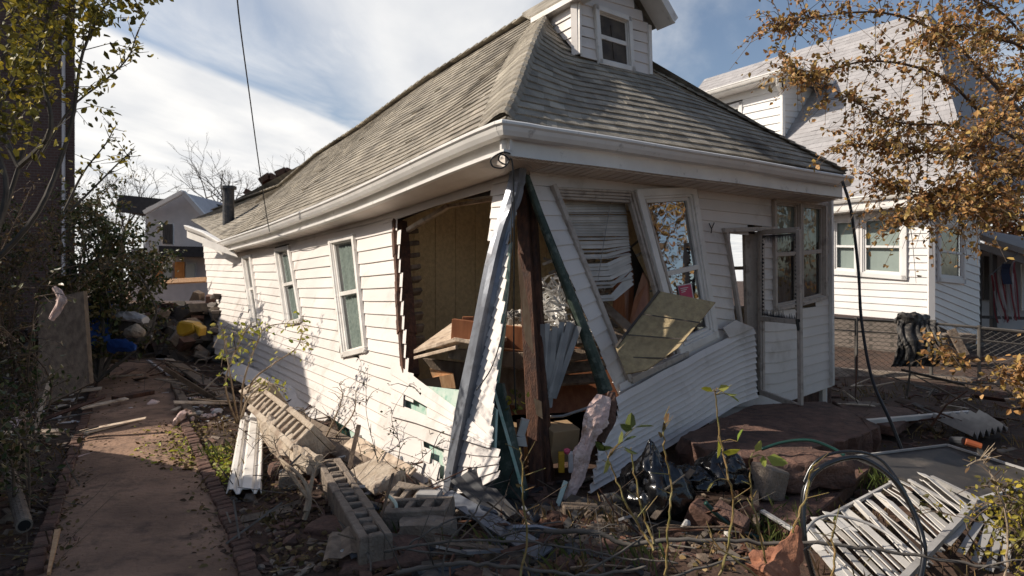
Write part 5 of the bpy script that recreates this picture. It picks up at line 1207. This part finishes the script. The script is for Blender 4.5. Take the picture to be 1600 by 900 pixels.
# rubble heap
def rubble_heap(name, label, c, d, n, sz, mats, seed):
    rr = random.Random(seed); mb = MB()
    for i in range(n):
        x = rr.gauss(0, .38); y = rr.gauss(0, .38); h = max(0, 1-(x*x+y*y)*.9)*d[2]
        mb.cm = rr.randrange(len(mats)); s = rr.uniform(.4, 1)*sz; mb.box(V(c)+V((x*d[0], y*d[1], rr.uniform(0, 1)*h)), (s, s*rr.uniform(.4, 1), s*rr.uniform(.2, .6)), Matrix.Rotation(rr.uniform(0, 6), 3, 'Z') @ Matrix.Rotation(rr.uniform(-.9, .9), 3, 'X'), jit=s*.1)
    return tag(mb.build(name, mats), label, None, None, 'stuff')
rubble_heap('rubble', 'dark rubble heap across the back of the yard', V((-7.6, 13.5, .0)), (3.6, 1.4, 1.1), 420, .5, ['concrete', 'sheath_dark', 'brick_red', 'wood_old', 'block_far'], 4)
rubble_heap('rubble', 'rubble heap behind the far corner of the bungalow', V((-6.3, 14.2, .0)), (1.4, 1.4, 1.5), 160, .45, ['brick_red', 'wood_old', 'sheath_dark'], 14)
plank('orange_board', 'sunlit orange board on top of the far rubble heap', 'wood_fresh', at(246, 441, 15), at(322, 437, 15), .12, .06, (0, -1, .5))
for (p, q, w, lab, m) in [((272, 571, 0), (362, 634, 0), .18, 'thick grey plank lying beside the path by the rose shrub', 'wood_old'), ((262, 566, 0), (288, 588, 0), .14, 'short tan board behind the empty white frame', 'wood_cream'), ((180, 630, 0), (236, 619, 0), .16, 'reddish plank lying across the path', 'wood_rust'), ((112, 575, 0), (148, 588, 0), .3, 'dark red roofing scrap left of the path', 'wood_rust')]:
    plank('loose_plank', lab, m, gnd(p[0], p[1], .06), gnd(q[0], q[1], .06), w, .05, (0, 0, 1))
mb = MB(); fp = [gnd(230, 566, .05), gnd(268, 566, .06), gnd(300, 590, .05), gnd(262, 590, .05)]
for i in range(4): mb.bar(fp[i], fp[(i+1) % 4], .035, .03, (0, 0, 1))
tag(mb.build('empty_frame', 'siding_far'), 'empty white window frame lying flat on the far path', 'frame')
plank('white_stick', 'thin white stick leaning up behind the path', 'siding_far', gnd(224, 550, .0), at(237, 525, 9.9), .025, .02, (0, -1, 0), 'stick')
mb = MB(); mb.slab([at(60, 470, 8.2), at(130, 455, 8.4), at(140, 600, 8.0), at(60, 640, 7.6)], (0, .08, 0)); tag(mb.build('shed_door', 'wood_old'), 'weathered brown board panel standing in the thicket left of the path', 'panel')
lumpy('pink_rag', 'pale pink rag hanging in the left thicket', 'rag', [at(84, 448, 6.6), at(96, 470, 6.6), at(80, 500, 6.6)], [.02, .05, .025], 'insul_pink', amp=.5)
lumpy('cream_rag', 'crumpled cream rag on the ground left of the path', 'rag', [gnd(15, 690, .06), gnd(32, 680, .10), gnd(45, 675, .05)], [.03, .07, .03], 'insul_pink', amp=.7, flat_=.9)
lumpy('white_cloth', 'limp whitish cloth on the brick edging by the path bend', 'cloth', [gnd(272, 670, .06), gnd(288, 660, .09), gnd(302, 662, .05)], [.03, .07, .03], 'insul_pink', amp=.5, flat_=.7)

# ================================================================== vegetation
def plant(name, label, cat, stems, r0, tw, tl, lv, ls, lm, bm, group=None, seed=1, spread=.5, droop=-.2, twr=.004, start=.25, asp=.6, seg=6, lgroup=1, foliage='foliage'):
    rr = random.Random(seed); base = V(stems[0][0]); o = thing(name, label, cat, base, group)
    wood = MB(); fo = MB()
    for st in stems:
        P = fine([V(p) for p in st], 5); n = len(P); wood.tube(P, r0, r0*.25, seg)
        for k in range(tw):
            x = lerp(start, 1, rr.random()**.8)*(n-1); i = min(int(x), n-2); p = P[i].lerp(P[i+1], x-i); d = (P[i+1]-P[i]).normalized()
            dv = (d*.5+V((rr.gauss(0, 1), rr.gauss(0, 1), rr.gauss(0, .8)+.1))*spread*1.6).normalized(); l = tl*rr.uniform(.4, 1.1)
            T_ = [p, p+dv*l*.5+V((0, 0, .03*l)), p+dv*l+V((0, 0, droop*l))]; wood.tube(T_, twr, twr*.4, 3)
            for m_ in range(lv):
                t = rr.uniform(.2, 1.0); c = T_[0].lerp(T_[1], t*2) if t < .5 else T_[1].lerp(T_[2], t*2-1); c = c+V((rr.gauss(0, 1), rr.gauss(0, 1), rr.gauss(0, 1)))*ls*.5
                fo.leaf(c, ls*rr.uniform(.6, 1.25), rnd=rr.random(), asp=asp)
    wood.build('trunk' if r0 > .02 else 'stem', bm, o)
    if fo.v: fo.build(foliage, lm, o)
    return o
# autumn tree at the right: trunk just outside, limbs reaching in
tb = V((5.7, 6.2, 0))
fork = V((5.45, 6.1, 2.6))
def limb(*pts): return [fork]+[at(*p) for p in pts]
stems = [[tb, V((5.6, 6.1, 1.4)), fork, V((5.2, 6.0, 4.2)), V((4.9, 5.9, 6.0))]]
trt = plant('autumn_tree', 'tree with dry golden brown autumn leaves reaching in from the right edge', 'tree', stems, .11, 60, .7, 26, .06, 'leaf_autumn', 'bark', seed=3, start=.5)
lim = [limb((1560, 140, 5.9), (1480, 60, 5.8), (1380, 20, 5.7), (1250, 30, 5.6), (1206, 48, 5.6)), limb((1560, 200, 5.9), (1470, 120, 5.7), (1360, 95, 5.5), (1260, 120, 5.4), (1235, 100, 5.4)),
       limb((1600, 250, 5.6), (1500, 200, 5.5), (1400, 190, 5.4), (1320, 150, 5.3)), limb((1560, 250, 5.6), (1480, 240, 5.4), (1400, 230, 5.2), (1330, 225, 5.2)),
       limb((1580, 300, 5.5), (1500, 300, 5.3), (1430, 300, 5.2), (1350, 270, 5.2)), limb((1600, 330, 5.4), (1520, 310, 5.2), (1450, 320, 5.1), (1412, 345, 5.1)),
       limb((1600, 60, 6.2), (1500, -20, 6.2), (1400, -60, 6.2)), limb((1620, 100, 5.4), (1560, 60, 5.2), (1500, 40, 5.0), (1440, 60, 5.0)),
       limb((1600, 200, 6.6), (1560, 130, 7.0), (1530, 60, 7.2)), limb((1620, 260, 5.0), (1560, 270, 4.9), (1520, 330, 4.8)), limb((1640, 160, 5.0), (1600, 130, 4.8), (1560, 190, 4.7), (1510, 230, 4.7))]
wood = MB(); fo = MB(); rr = random.Random(77)
for st_ in lim:
    P = fine(st_, 6); n = len(P); wood.tube(P, .018, .004, 5)
    for k in range(98):
        x = lerp(.2, 1, rr.random()**.75)*(n-1); i = min(int(x), n-2); p = P[i].lerp(P[i+1], x-i)
        dv = V((rr.gauss(-.2, 1), rr.gauss(0, 1), rr.gauss(0, .7))).normalized(); l = rr.uniform(.15, .5); T_ = [p, p+dv*l*.5, p+dv*l-V((0, 0, l*.35))]; wood.tube(T_, .004, .0015, 3)
        for m_ in range(rr.randrange(5, 18)):
            t = rr.random(); c = T_[0].lerp(T_[1], t*2) if t < .5 else T_[1].lerp(T_[2], t*2-1)
            fo.leaf(c+V((rr.gauss(0, .018), rr.gauss(0, .018), rr.gauss(0, .018))), rr.uniform(.024, .055), rnd=rr.random(), asp=rr.uniform(.45, .85))
for k in range(150):
    c = V((rr.uniform(5.7, 8.2), rr.uniform(5.4, 7.3), rr.uniform(1.9, 5.2)))
    if c.x < .86*c.y: continue
    d_ = V((rr.gauss(0, 1), rr.gauss(0, 1), rr.gauss(0, .6))).normalized()*.35; wood.tube([c-d_, c, c+d_-V((0, 0, .1))], .006, .002, 3)
    for m_ in range(26): fo.leaf(c+d_*rr.uniform(-1, 1)+V((rr.gauss(0, .1), rr.gauss(0, .1), rr.gauss(0, .1))), rr.uniform(.05, .08), rnd=rr.random(), asp=.75)
wood.build('limbs', 'bark', trt); fo.build('foliage', 'leaf_autumn', trt)
t2 = thing('autumn_tree', 'added golden autumn tree out of view beyond the right edge, there for the front window reflections', 'tree', V((10.5, 8.4, 0)))  # unseen tree added so the window panes reflect something darker than sky
wood = MB(); fo = MB(); wood.tube([V((10.5, 8.4, 0)), V((10.4, 8.3, 2.5)), V((10.5, 8.2, 5))], .12, .05, 8)
for k in range(170):
    c = V((rr.uniform(8.4, 12.4), rr.uniform(6.6, 9.6), rr.uniform(1.3, 5.5)))
    if c.x < .88*c.y: continue
    d_ = V((rr.gauss(0, 1), rr.gauss(0, 1), rr.gauss(0, .6))).normalized()*.4; wood.tube([c-d_, c, c+d_-V((0, 0, .1))], .008, .003, 3)
    for m_ in range(24): fo.leaf(c+d_*rr.uniform(-1, 1)+V((rr.gauss(0, .14), rr.gauss(0, .14), rr.gauss(0, .14))), rr.uniform(.07, .12), rnd=rr.random(), asp=.75)
wood.build('trunk', 'bark', t2); fo.build('foliage', 'leaf_autumn', t2)
# olive tree / vine in front of the brick building (upper left)
st_ = [[at(-60, 640, 4.6), at(-20, 420, 4.6), at(30, 260, 4.5), at(70, 120, 4.5), at(120, 10, 4.4), at(160, -60, 4.4)],
       [at(-20, 420, 4.6), at(60, 330, 4.4), at(110, 200, 4.4), at(130, 80, 4.3), at(180, -20, 4.3)],
       [at(30, 260, 4.5), at(-10, 160, 4.5), at(20, 40, 4.5), at(40, -60, 4.5)], [at(30, 260, 4.5), at(80, 200, 4.3), at(60, 90, 4.3), at(90, -20, 4.3)],
       [at(-30, 420, 4.2), at(10, 300, 4.1), at(-10, 200, 4.0), at(30, 110, 4.0)]]
plant('leafy_tree', 'tall tree with olive and yellow leaves in the upper left corner', 'tree', st_, .022, 36, .40, 12, .055, 'leaf_olive', 'bark_grey', seed=5, start=.5, spread=.45)
for k, (pts, lab) in enumerate([([at(100, 330, 4.9), at(130, 270, 4.9), at(165, 225, 4.9), at(178, 200, 4.9)], 'bare twig with small dark buds, lower one against the white cloud'), ([at(60, 250, 4.8), at(110, 170, 4.8), at(165, 125, 4.8), at(200, 90, 4.8), at(215, 50, 4.8), at(232, 18, 4.8)], 'long twig with leaf clumps rising against the sky beside the brick building'), ([at(110, 330, 4.9), at(150, 290, 4.9), at(190, 250, 4.9), at(200, 243, 4.9)], 'thin twig reaching right from the bush top')]):
    plant('twig', lab, 'twig', [pts], .010, 16, .14, 5 if k == 1 else 3, .045, 'leaf_olive', 'bark_grey', seed=20+k, start=.3, droop=.1)
# dark bush
st_ = []
rr = random.Random(8)
for k in range(16): st_.append([V((-6.6, 10.2, 0)), V((-6.6+rr.gauss(0, .35), 10.2+rr.gauss(0, .3), 1.1)), V((-6.5+rr.gauss(0, .65), 10.2+rr.gauss(0, .5), rr.uniform(1.9, 3.0)))])
plant('dark_bush', 'dark evergreen bush with some reddish leaves in front of the grey gabled house', 'bush', st_, .03, 30, .5, 13, .085, 'leaf_dark', 'bark_grey', seed=9, start=.2, spread=.5)
# thickets at the left
for k, (bx, by, n_, h, lm, lab, lvs) in enumerate([(-6.5, 7.9, 18, 2.5, 'leaf_litter', 'tangled brown thicket at the left edge of the yard', 2), (-4.6, 5.4, 5, 1.5, 'leaf_dark', 'thin weedy stems in the shade at the left edge', 2), (-6.9, 9.0, 14, 2.7, 'leaf_dark', 'shadowy bush between the thicket and the dark bush', 11), (-3.5, 4.1, 8, .8, 'leaf_dark', 'low dark weeds in the lower left corner', 4)]):
    st_ = []
    for j in range(n_):
        x, y = bx+rr.gauss(0, .45), by+rr.gauss(0, .5); st_.append([V((x, y, 0)), V((x+rr.gauss(0, .2), y+rr.gauss(0, .2), h*.5)), V((x+rr.gauss(0, .45), y+rr.gauss(0, .3), h*rr.uniform(.7, 1.1)))])
    plant('thicket', lab, 'thicket', st_, .012, 38, .4, lvs, .05, lm, 'bark', seed=30+k, start=.1)
# bush leaning in from the left, behind the added shadow walls (shadows the far path)
# rose shrub beside the path
rs_ = [[gnd(372, 660), at(362, 600, 6.9), at(352, 540, 6.9), at(345, 505, 6.9)], [gnd(378, 660), at(392, 600, 6.8), at(425, 570, 6.7), at(462, 545, 6.6), at(472, 520, 6.6)], [gnd(376, 662), at(380, 600, 6.8), at(400, 540, 6.8), at(418, 510, 6.8), at(470, 505, 6.7)], [gnd(374, 662), at(390, 620, 6.7), at(420, 600, 6.7), at(448, 607, 6.7)], [gnd(370, 662), at(352, 600, 6.9), at(372, 540, 6.9), at(392, 505, 6.9)]]
plant('rose_shrub', 'spindly half bare shrub with yellow and green leaves in front of the side wall', 'shrub', rs_, .013, 18, .20, 2, .055, 'leaf_yellowgreen', 'bark_pale', seed=41, start=.35)
for k, (pts, lab) in enumerate([([[gnd(500, 700), at(520, 660, 5.7), at(535, 620, 5.7), at(530, 600, 5.7)], [gnd(505, 702), at(550, 650, 5.6), at(556, 610, 5.6)], [gnd(500, 700), at(480, 660, 5.8), at(476, 640, 5.8)]], 'pale bare twigs standing in front of the torn skirting'), ([[at(476, 812, 4.3), at(484, 780, 4.35), at(470, 745, 4.5), at(430, 710, 4.9), at(408, 680, 5.3)], [at(478, 800, 4.3), at(490, 740, 4.5), at(500, 720, 4.6)], [at(484, 780, 4.35), at(440, 720, 4.8), at(428, 690, 5.0)]], 'gnarled pale root arching over the ground left of the blocks'), ([[gnd(610, 760), at(625, 700, 4.9), at(612, 650, 4.9), at(640, 600, 4.85)], [gnd(600, 760), at(585, 700, 5.0), at(572, 640, 5.0), at(575, 575, 5.0)], [gnd(620, 760), at(660, 715, 4.7), at(690, 690, 4.6)]], 'thin dark vine stems climbing in front of the side wall')]):
    plant('bare_twigs', lab, 'twigs', pts, (.010, .02, .004)[k], 14, .16, 0 if k < 2 else 2, .025, 'leaf_dark', ('bark_pale', 'bark_pale', 'bark_grey')[k], seed=50+k, start=.2)
# saplings in the foreground, with big leaves placed one by one
def sapling(label, pts, Y, leaves, bm='stem_green', r=.006, twn=4, lm='leaf_yellowgreen', ls=.072):
    rr = random.Random(int(pts[0][0])); o = thing('sapling', label, 'sapling', at(pts[0][0], pts[0][1], Y), 'spindly saplings in the foreground')
    w = MB(); P = fine([at(x, y, Y+rr.uniform(-.03, .03)) for x, y in pts], 5); P = [p+V((rr.gauss(0, .003), rr.gauss(0, .003), 0)) for p in P]; w.tube(P, r, r*.5, 6)
    for k in range(twn):
        p = P[rr.randrange(len(P)//3, len(P))]; d = V((rr.gauss(0, 1), rr.gauss(0, .5), rr.uniform(.2, 1))).normalized()*rr.uniform(.04, .12); w.tube([p, p+d*.6, p+d], r*.4, r*.2, 4)
    f = MB()
    for (x, y, s, dx, dy) in leaves:
        c = at(x, y, Y-.02); d = V((dx, rr.uniform(-.3, .1), dy)).normalized(); n0_ = min(P, key=lambda p: (p-c).length); w.tube([n0_, n0_.lerp(c, .6)+V((0, 0, .01)), c], r*.35, r*.25, 4)
        f = MB(); f.leaf(c, ls*s, d, rnd=rr.random(), asp=.62); f.build('leaf', lm, o)
    w.build('stem', bm, o)
sapling('spindly sapling with big yellow leaves right of the trash bags', [(1122, 905), (1137, 860), (1146, 790), (1140, 750), (1128, 700), (1122, 650), (1118, 612)], 2.9, [(1114, 612, .8, -1, .3), (1122, 608, .7, .8, .2), (1132, 614, .8, .9, -.1), (1140, 618, .7, .7, -.5), (1128, 706, 1.2, .9, .1), (1122, 688, 1.1, -.1, -.9), (1152, 690, .9, .3, .8), (1116, 752, .8, -.5, -.7)])
sapling('short yellow stem with two lime leaves near the stoop edge', [(1197, 880), (1186, 825), (1174, 770), (1171, 715)], 2.9, [(1180, 706, .8, .3, .6), (1198, 714, 1.3, .95, -.25), (1192, 712, .7, .1, -1)])
sapling('sapling with round green leaves in front of the buckled siding', [(1022, 860), (1003, 828), (978, 785), (962, 745), (950, 716)], 2.9, [(950, 716, 1.0, -.3, -.9), (958, 700, 1.0, -.8, .2), (966, 694, .9, .2, .8), (974, 698, 1.0, .7, -.3), (984, 672, 1.1, .1, .9), (992, 668, 1.2, 1, .1), (988, 672, .9, -.8, .4), (946, 705, .9, -.6, .6), (974, 690, .9, .9, .4)], lm='leaf_green')
sapling('thin leafless stem just right of the round leaved sapling', [(1022, 850), (1010, 815), (1000, 780), (990, 730), (986, 700)], 2.95, [])
sapling('reddish stem with curled dead leaf tip before the trash bag', [(1041, 905), (1042, 850), (1046, 800), (1049, 755), (1042, 720), (1036, 680), (1040, 650)], 2.85, [(1036, 676, .7, 0, 1), (1040, 662, .7, .3, 1), (1034, 684, .5, -.4, .6)], lm='leaf_litter')
sapling('yellow green stem standing in the hose loop', [(1238, 832), (1250, 800), (1262, 765), (1266, 740), (1276, 724)], 3.0, [])
sapling('brownish stem with dry leaves at the lower centre', [(812, 900), (824, 840), (818, 790), (816, 735), (812, 700)], 2.9, [(817, 735, .5, .5, .5), (815, 760, .5, -.5, .3)], lm='leaf_litter', twn=7)
sapling('yellowish forked stem at the bottom beside the hose', [(1300, 905), (1304, 870), (1301, 838), (1305, 815)], 2.7, [(1302, 815, .4, .3, 1)], twn=6)
sapling('grey brown stem right of the rust brown rag', [(1190, 905), (1130, 860), (1105, 830)], 2.8, [], twn=6)
sapling('thin brown stem in the lower left of the rubble', [(690, 905), (700, 850), (742, 800), (760, 760)], 3.1, [], bm='bark_grey', twn=8)
sapling('dry stem with seed heads rising by the dark screen', [(1570, 905), (1575, 840), (1566, 780), (1548, 740), (1534, 718), (1512, 728)], 3.1, [(1548, 750, .6, .7, -.7), (1560, 776, .6, -.7, -.5), (1540, 724, .5, .5, .5), (1515, 730, .5, -.5, -.7), (1524, 716, .5, -.7, .1)], lm='leaf_litter', twn=14, bm='bark_pale')
# long fallen branches across the foreground
def branch(label, pts, r, m='bark_grey'):
    rr = random.Random(int(pts[0][0]*7)); mb = MB(); P = fine([at(*p) for p in pts], 8); P = [p+V((0, 0, rr.gauss(0, .004))) for p in P]; mb.tube(P, r, r*.5, 7)
    for k in range(7):
        p = P[rr.randrange(len(P))]; d = V((rr.gauss(0, 1), rr.gauss(0, .4), rr.uniform(-.3, .9))).normalized()*rr.uniform(.1, .35); mb.tube([p, p+d*.5+V((0, 0, .02)), p+d], r*.35, r*.12, 4)
    return tag(mb.build('fallen_branch', m, smooth=True), label, 'branch', 'fallen branches in the foreground')
branch('long grey branch lying across the foreground to the hose loop', [(850, 830, 3.4), (930, 832, 3.3), (975, 850, 3.25), (1060, 843, 3.2), (1200, 848, 3.2), (1290, 850, 3.15), (1430, 868, 3.1), (1565, 888, 3.0)], .014)
branch('thinner branch crossing below the concrete blocks', [(600, 862, 3.4), (720, 845, 3.4), (850, 850, 3.3), (960, 870, 3.2), (1060, 880, 3.1)], .008)
branch('dark branch along the bottom edge left of centre', [(620, 895, 3.2), (720, 880, 3.2), (830, 890, 3.1), (920, 900, 3.0), (1010, 885, 3.0)], .012)
branch('grey branch at the bottom edge near the saplings', [(900, 905, 3.0), (990, 850, 3.2), (1010, 830, 3.4)], .007)
branch('thin branch rising right at the bottom centre', [(1040, 905, 3.0), (1120, 880, 3.1), (1240, 862, 3.1), (1270, 850, 3.1)], .007)
branch('bent twig lying over the block with the broken rim', [(640, 850, 3.6), (690, 818, 3.7), (740, 806, 3.8), (800, 830, 3.7), (850, 852, 3.5)], .006)
# shrubs on the right
st_ = []
for k in range(9): st_.append([V((4.35, 5.0, 0)), V((4.3+rr.gauss(0, .15), 5.0+rr.gauss(0, .2), .6)), V((4.2+rr.gauss(0, .28), 5.0+rr.gauss(0, .3), rr.uniform(.8, 1.15)))])
plant('garden_shrub', 'sunlit yellow brown shrub at the right edge above the slats', 'shrub', st_, .010, 26, .28, 11, .055, 'leaf_autumn', 'bark', seed=61, start=.4)
st_ = []
for k in range(9): st_.append([V((2.75, 3.3, 0)), V((2.72+rr.gauss(0, .1), 3.3+rr.gauss(0, .1), .25)), V((2.6+rr.gauss(0, .2), 3.3+rr.gauss(0, .2), rr.uniform(.3, .62)))])
plant('garden_shrub', 'dry thin shrub in the lower right corner', 'shrub', st_, .006, 20, .2, 5, .035, 'leaf_olive', 'bark', seed=62, start=.2)
# weeds by the corner of the house behind the stoop, grass by strip
def tufts(name, label, spots, m, n, h, seed):
    rr = random.Random(seed); mb = MB()
    for (x, y) in spots:
        py_ = 438+1600/max(y, .1); px_ = 800+1000*x/max(y, .1); t_ = (py_-612)/283
        if 148-93*t_-25 < px_ < 275+115*t_+15: continue
        for k in range(n):
            b = V((x+rr.gauss(0, .10), y+rr.gauss(0, .08), 0)); b.z = gz(b.x, b.y); d = V((rr.gauss(0, .4), rr.gauss(0, .4), 1)).normalized(); l = h*rr.uniform(.4, 1.2); s = V((.004, 0, 0)); t = b+d*l+V((rr.gauss(0, .2)*l, 0, 0)); mb.add([b-s, b+s, b.lerp(t, .6)+s*.6+V((0, 0, .02)), t], [(0, 1, 2), (0, 2, 3)], rr.random())
    return tag(mb.build(name, m), label, None, None, 'stuff')
tufts('grass', 'green weeds and grass growing between slabs and slats', [(gnd(x, y).x, gnd(x, y).y) for x, y in [(1210, 830), (1240, 820), (1255, 800), (1300, 775), (1330, 765), (1350, 760), (1210, 850), (1380, 755), (1190, 840), (335, 715), (1000, 880), (740, 860), (620, 830), (600, 845), (880, 880)]], 'leaf_green', 36, .16, 5)
tufts('dry_grass', 'dry brown grass stalks scattered over the yard', [(R.uniform(-5, -.5), R.uniform(3.2, 9)) for _ in range(60)]+[(R.uniform(0, 3), R.uniform(3, 4.6)) for _ in range(40)]+[(R.uniform(3.5, 7), R.uniform(6, 10)) for _ in range(40)], 'leaf_litter', 12, .14, 6)
# litter of leaves and small chips
def litter(name, label, n, size, m, regions, seed, lift=.012):
    rr = random.Random(seed); mb = MB()
    for i in range(n):
        x0, y0, x1, y1 = rr.choice(regions); px, py = rr.uniform(x0, x1), rr.uniform(y0, y1); p = gnd(px, py, lift+rr.uniform(0, .02))
        mb.leaf(p, size*rr.uniform(.5, 1.4), V((rr.gauss(0, 1), rr.gauss(0, 1), rr.gauss(0, .25))).normalized(), rnd=rr.random(), asp=.65)
    return tag(mb.build(name, m), label, None, None, 'stuff')
litter('leaf_litter', 'dead leaves scattered over the dirt yard', 4200, .038, 'leaf_litter', [(290, 650, 520, 900), (290, 650, 480, 780), (290, 650, 480, 780), (0, 560, 140, 900), (130, 560, 420, 640), (420, 780, 720, 900), (700, 780, 1250, 900), (210, 665, 310, 740), (245, 660, 320, 740), (1300, 600, 1600, 760)], 71)
litter('path_litter', 'dry leaf fragments drifted along the path edges', 420, .026, 'leaf_litter', [(150, 640, 300, 900), (60, 700, 130, 900), (290, 740, 380, 900), (130, 640, 170, 700)], 74)
litter('green_leaf_litter', 'greenish fallen leaves beside the brick edging', 500, .045, 'leaf_yellowgreen', [(250, 665, 330, 740), (325, 700, 360, 760), (200, 670, 300, 730)], 72)
def chips(name, label, n, size, mats, regions, seed, fl=.3):
    rr = random.Random(seed); mb = MB()
    for i in range(n):
        x0, y0, x1, y1 = rr.choice(regions); p = gnd(rr.uniform(x0, x1), rr.uniform(y0, y1), size*.12); s = size*rr.uniform(.3, 1.3)*(1 if rr.random() < .9 else 2); mb.cm = rr.randrange(len(mats))
        rot = Matrix.Rotation(rr.uniform(0, 6), 3, 'Z') @ Matrix.Rotation(rr.gauss(0, .35), 3, 'X')
        if rr.random() < .3: mb.rock(p, (s*1.3, s, s*.8), rot, rnd=rr.random())
        else: mb.box(p, (s*rr.uniform(1, 4), s*.6, s*fl), rot, rr.random(), jit=s*.06)
    return tag(mb.build(name, mats), label, None, None, 'stuff')
chips('stone_rubble', 'small stones and brick crumbs scattered on the dirt', 1500, .045, ['concrete', 'brick_red', 'concrete_red', 'wood_old', 'dirt'], [(300, 640, 520, 900), (400, 700, 760, 900), (0, 560, 140, 900), (140, 470, 400, 620), (760, 760, 1260, 900), (1300, 590, 1600, 720), (1170, 700, 1350, 820)], 81)
chips('path_crumbs', 'pebbles and clods on the dirt path', 1500, .013, ['concrete_red', 'path_dirt', 'wood_old'], [(120, 640, 340, 900)], 84)
chips('dark_rubble', 'broken boards and plaster under the collapsed corner', 420, .10, ['wood_old', 'wood_rust', 'concrete_red', 'sheath_dark', 'brick_red', 'metal_dark'], [(760, 740, 1000, 850), (900, 780, 1200, 880), (480, 700, 720, 800), (560, 840, 800, 900), (700, 850, 1000, 890)], 82, .15)
chips('white_scraps', 'scraps of paper and plastic littering the left side of the yard', 150, .06, ['siding_far', 'insul_pink', 'plastic_white'], [(0, 590, 140, 720), (150, 600, 280, 650), (30, 600, 120, 680), (290, 620, 360, 660), (200, 560, 330, 600)], 83, .08)
def sticks(name, label, n, l0, l1, w, mats, regions, seed, up=.25):
    rr = random.Random(seed); mb = MB()
    for i in range(n):
        x0, y0, x1, y1 = rr.choice(regions); p = gnd(rr.uniform(x0, x1), rr.uniform(y0, y1), .03+rr.random()*.08); mb.cm = rr.randrange(len(mats))
        d = V((rr.gauss(0, 1), rr.gauss(0, 1), abs(rr.gauss(0, up)))).normalized(); l = rr.uniform(l0, l1)
        if rr.random() < .5: mb.tube([p, p+d*l*.5+V((rr.gauss(0, .02), 0, rr.gauss(0, .02))), p+d*l], w*.3, w*.15, 4, rr.random())
        else: mb.bar(p, p+d*l, w*rr.uniform(.5, 1.6), w*.25, V((rr.gauss(0, .5), rr.gauss(0, .5), 1)), rnd=rr.random())
    return tag(mb.build(name, mats), label, None, None, 'stuff')
RG = [(430, 640, 560, 760), (480, 690, 700, 800), (560, 720, 720, 800), (560, 840, 900, 900), (760, 770, 1250, 860), (380, 600, 480, 700)]
sticks('broken_lath', 'splintered lath and sticks strewn along the wall foot and foreground', 110, .12, .5, .03, ['wood_rust', 'wood_old', 'bark_grey', 'wood_rust', 'bark'], RG, 101)
sticks('fine_twigs', 'fine dry twigs tangled over the rubble', 210, .12, .5, .009, ['bark_grey', 'bark', 'bark'], RG+[(300, 640, 460, 900), (0, 560, 140, 880), (1300, 590, 1600, 700), (130, 540, 420, 630)], 102, .6)
sticks('siding_scraps', 'torn scraps of white siding and flashing in the rubble', 26, .08, .35, .06, ['plastic_white', 'plastic_grey', 'metal_grey'], RG, 103, .3)
sticks('yard_wood', 'broken boards and sticks across the back of the yard', 240, .15, .9, .05, ['wood_old', 'wood_rust', 'wood_cream', 'bark_grey'], [(130, 500, 330, 600), (280, 520, 380, 640), (0, 560, 130, 700), (1300, 600, 1600, 690)], 104)
# bare trees behind
def bare(label, bx, Y, top, seed, wid=1.0, m='bark_grey', leaves=None):
    rr = random.Random(seed); b = at(bx, 440, Y); o = thing('bare_tree', label, 'tree', b); mb = MB()
    H_ = (CH+(438-top)/1000*Y)
    def grow(p, d, l, r, k):
        q = p+d*l; m_ = p.lerp(q, .5)+V((rr.gauss(0, .06), rr.gauss(0, .06), rr.gauss(0, .03)))*l; mb.tube([p, m_, q], r, r*.65, 5 if k > 2 else 3)
        if k == 0: return
        for i in range(rr.choice((2, 3, 3))): grow(q if i else m_.lerp(q, .6), (d+V((rr.gauss(0, .55)*wid, rr.gauss(0, .4), rr.gauss(0, .35)+.05))).normalized(), l*rr.uniform(.6, .85), r*.6, k-1)
    b = V((b.x, b.y, 0)); grow(b, V((0, 0, 1)), H_*.34, .02*H_, 6); mb.build('trunk', m, o)
bare('bare grey tree showing above the bungalow roof at left', 375, 38, 245, 5)
bare('wider bare tree behind the brick red roofs', 440, 42, 255, 6, 1.3)
bare('faint bare tree behind the dark bush', 190, 36, 265, 7)
bare('bare tree between the brick building and the gabled house', 130, 34, 300, 12)
st_ = []
for k in range(14): st_.append([V((27, 32, 0)), V((27+rr.gauss(0, 1.5), 32+rr.gauss(0, 1), 3)), V((26+rr.gauss(0, 3), 32+rr.gauss(0, 1.5), rr.uniform(4, 6.8)))])
plant('far_tree', 'reddish brown tree beyond the porch at the right edge', 'tree', st_, .08, 40, 1.2, 8, .28, 'far_autumn', 'bark_grey', seed=91, start=.1, twr=.02)
